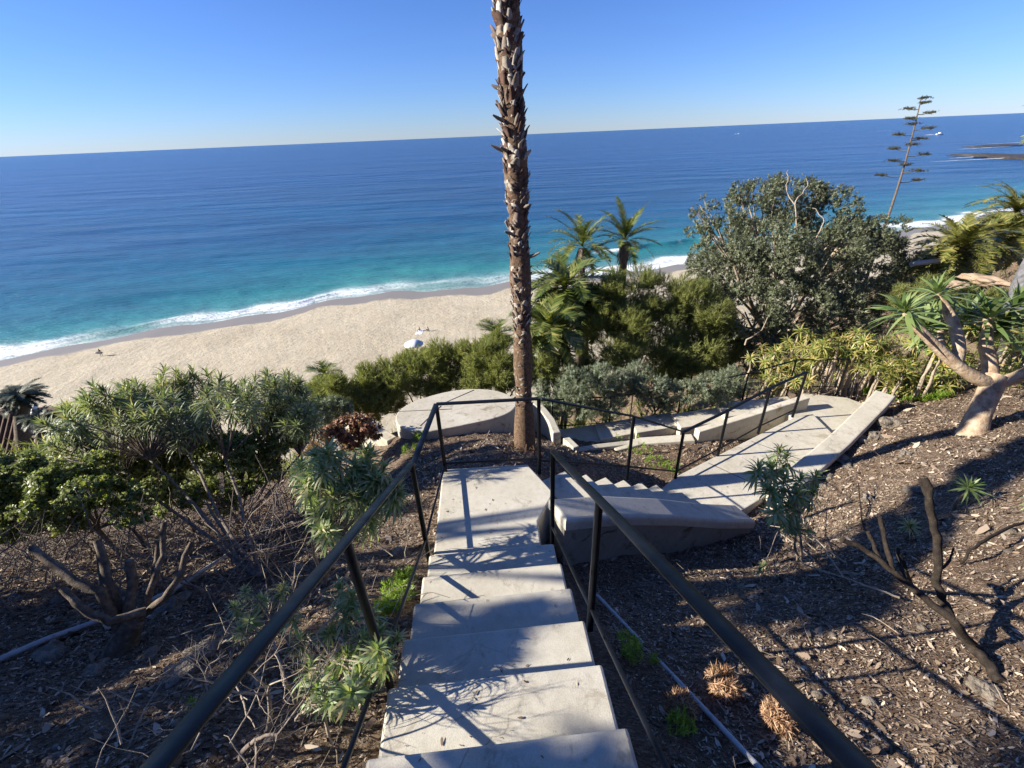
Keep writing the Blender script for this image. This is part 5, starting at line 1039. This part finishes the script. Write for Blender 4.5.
spots = [(52, 655, .09, 'large half buried stone below the grey pipe at far left'), (150, 655, .05, 'small stone right of the stump foot'), (203, 655, .09, 'rounded dark boulder below the stump on the left slope'), (180, 678, .09, 'broad flat boulder lowest on the left slope'), (225, 640, .06, 'small stone between the boulder and the small low echium'), (95, 672, .05, 'small stone under the half buried stone'),
         (170, 608, .10, 'rounded grey stone just right of the stump base'), (300, 572, .06, 'pale stone behind the straggly echium'), (400, 555, .07, 'pale stone left of the railing post by the steps'), (60, 600, .07, 'dark stone above the pipe at far left'),
         (828, 562, .05, 'smooth tan stone among the pale curving stems'), (860, 440, .13, 'grey stone against the outside of the parapet'), (875, 437, .09, 'lighter stone right of the grey parapet stone'), (890, 425, .16, 'brown stone near the far end of the parapet'), (842, 460, .10, 'pale broken stone below the parapet middle'), (848, 467, .07, 'small pale stone touching the pale broken stone'),
         (830, 478, .07, 'pale stone on the slope below the parapet'), (822, 487, .06, 'small rusty stone next to the young echium'), (812, 470, .09, 'grey stone beside the young echium heads'), (868, 500, .07, 'flat pale stone beside the short dark twig'), (915, 492, .08, 'flat white stone on the lit slope above the branches'), (985, 692, .06, 'grey flat stone near the foot of the blackened branch'),
         (795, 600, .04, 'small stone in the light patch below the small echium sprout'), (700, 610, .035, 'tiny tan stone right of the top rail'), (945, 540, .06, 'flat white chip of stone beside the blackened branch top'), (905, 455, .07, 'small brown stone up slope from the parapet')]
for i, (px, py, r_, lb) in enumerate(spots):
    c = gpx(px, py, r_*.12); rock('stone', lb, c, r_, 600+i, M_ROCK, 'stone', 'loose stones on the slope', (1.25, 1, .6), 4, amp=.5)

# dead twigs under the left shrubs and over the slope
def sticks(name, label, n, x0, x1, y0, y1, h0, L0, r0, mat, seed, el=.5):
    rng = np.random.default_rng(seed); mb = MB(); x = rng.uniform(x0, x1, n); y = rng.uniform(y0, y1, n); z = grounds(x, y)
    for i in range(n):
        L = L0*rng.lognormal(0, .4); a_ = rng.uniform(0, 6.28); e = rng.normal(0, el); d = np.array([math.cos(a_)*math.cos(e), math.sin(a_)*math.cos(e), abs(math.sin(e))]); p = np.array([x[i], y[i], z[i]+h0*rng.random()**1.5])
        tube(mb, wander(p, p+d*L, 5, L*.05, rng), np.linspace(r0, r0*.4, 5)*rng.uniform(.5, 1.3), 4, cap=False)
    tag(mb.build(name, mat, None, True), label, cat=None, kind='stuff')
sticks('dead_twigs', 'grey tangle of dead twigs under the round leaved bushes and echium crowns', 1300, -6.5, -2.0, 2.5, 4.8, .5, .45, .006, M_GREYB, 701)
sticks('dry_stems', 'dry pale stems tangled beside the foreground steps', 120, -2.1, -.8, .7, 2.8, .28, .32, .0045, M_PALE, 702, .4)
sticks('fallen_twigs', 'thin fallen twigs lying across the brown slope', 260, .9, 7, .5, 6, .01, .2, .004, M_PALE, 703, .05)

bush('hillside_bush', 'green bush on the hillside filling the slope behind the tree aloe heads', 'bush', 10.8, [(905, 300, 16), (925, 292, 18), (950, 300, 18), (975, 305, 18), (1000, 310, 20), (1025, 300, 20), (910, 318, 14), (945, 318, 16), (985, 325, 18)], 4200, T_FINE+T_GREY, 1.3, L_ACAC, M_BARK, 'bushes on the right hillside', 801, .4, .03, .34, .9, .3, .6)
bush('hillside_bush', 'darker green bush left of the large yellow green hillside palm', 'bush', 13.5, [(905, 275, 14), (918, 262, 12), (890, 280, 12), (930, 272, 12)], 1800, T_GREY, 1.5, L_TREE, M_BARK, 'bushes on the right hillside', 802, .4, .03, .34, .9, .3, .6)
rng = np.random.default_rng(810); mb = MB(); P = []; N_ = []
for i in range(-1, 6):
    for _ in range(26):
        D = 2.16+.188*i; r_ = rng.uniform(-.52, .52); d_ = .36*i-.34+abs(rng.normal(0, .06)) if rng.random() < .6 else .36*i-rng.uniform(.02, .34); P.append(np.array(SP(r_, d_, D))+[0, 0, .004]); N_.append([0, 0, 1])
for _ in range(60): P.append(np.array(SP(rng.uniform(-.5, .42), rng.uniform(1.8, 3.1), 3.288))+[0, 0, .004]); N_.append([0, 0, 1])
for _ in range(90): P.append(np.array(TP(rng.uniform(2.2, 5.5), rng.uniform(.05, .75), 4.62))+[0, 0, .004]); N_.append([0, 0, 1])
pk(mb, np.array(P), np.array(N_)+rng.normal(0, .12, (len(P), 3)), T_FL, .018*rng.lognormal(0, .5, len(P)), rng); tag(mb.build('step_litter', bpy.data.materials['mulch_chips']), 'bits of soil and dry leaf on the concrete treads', kind='stuff')
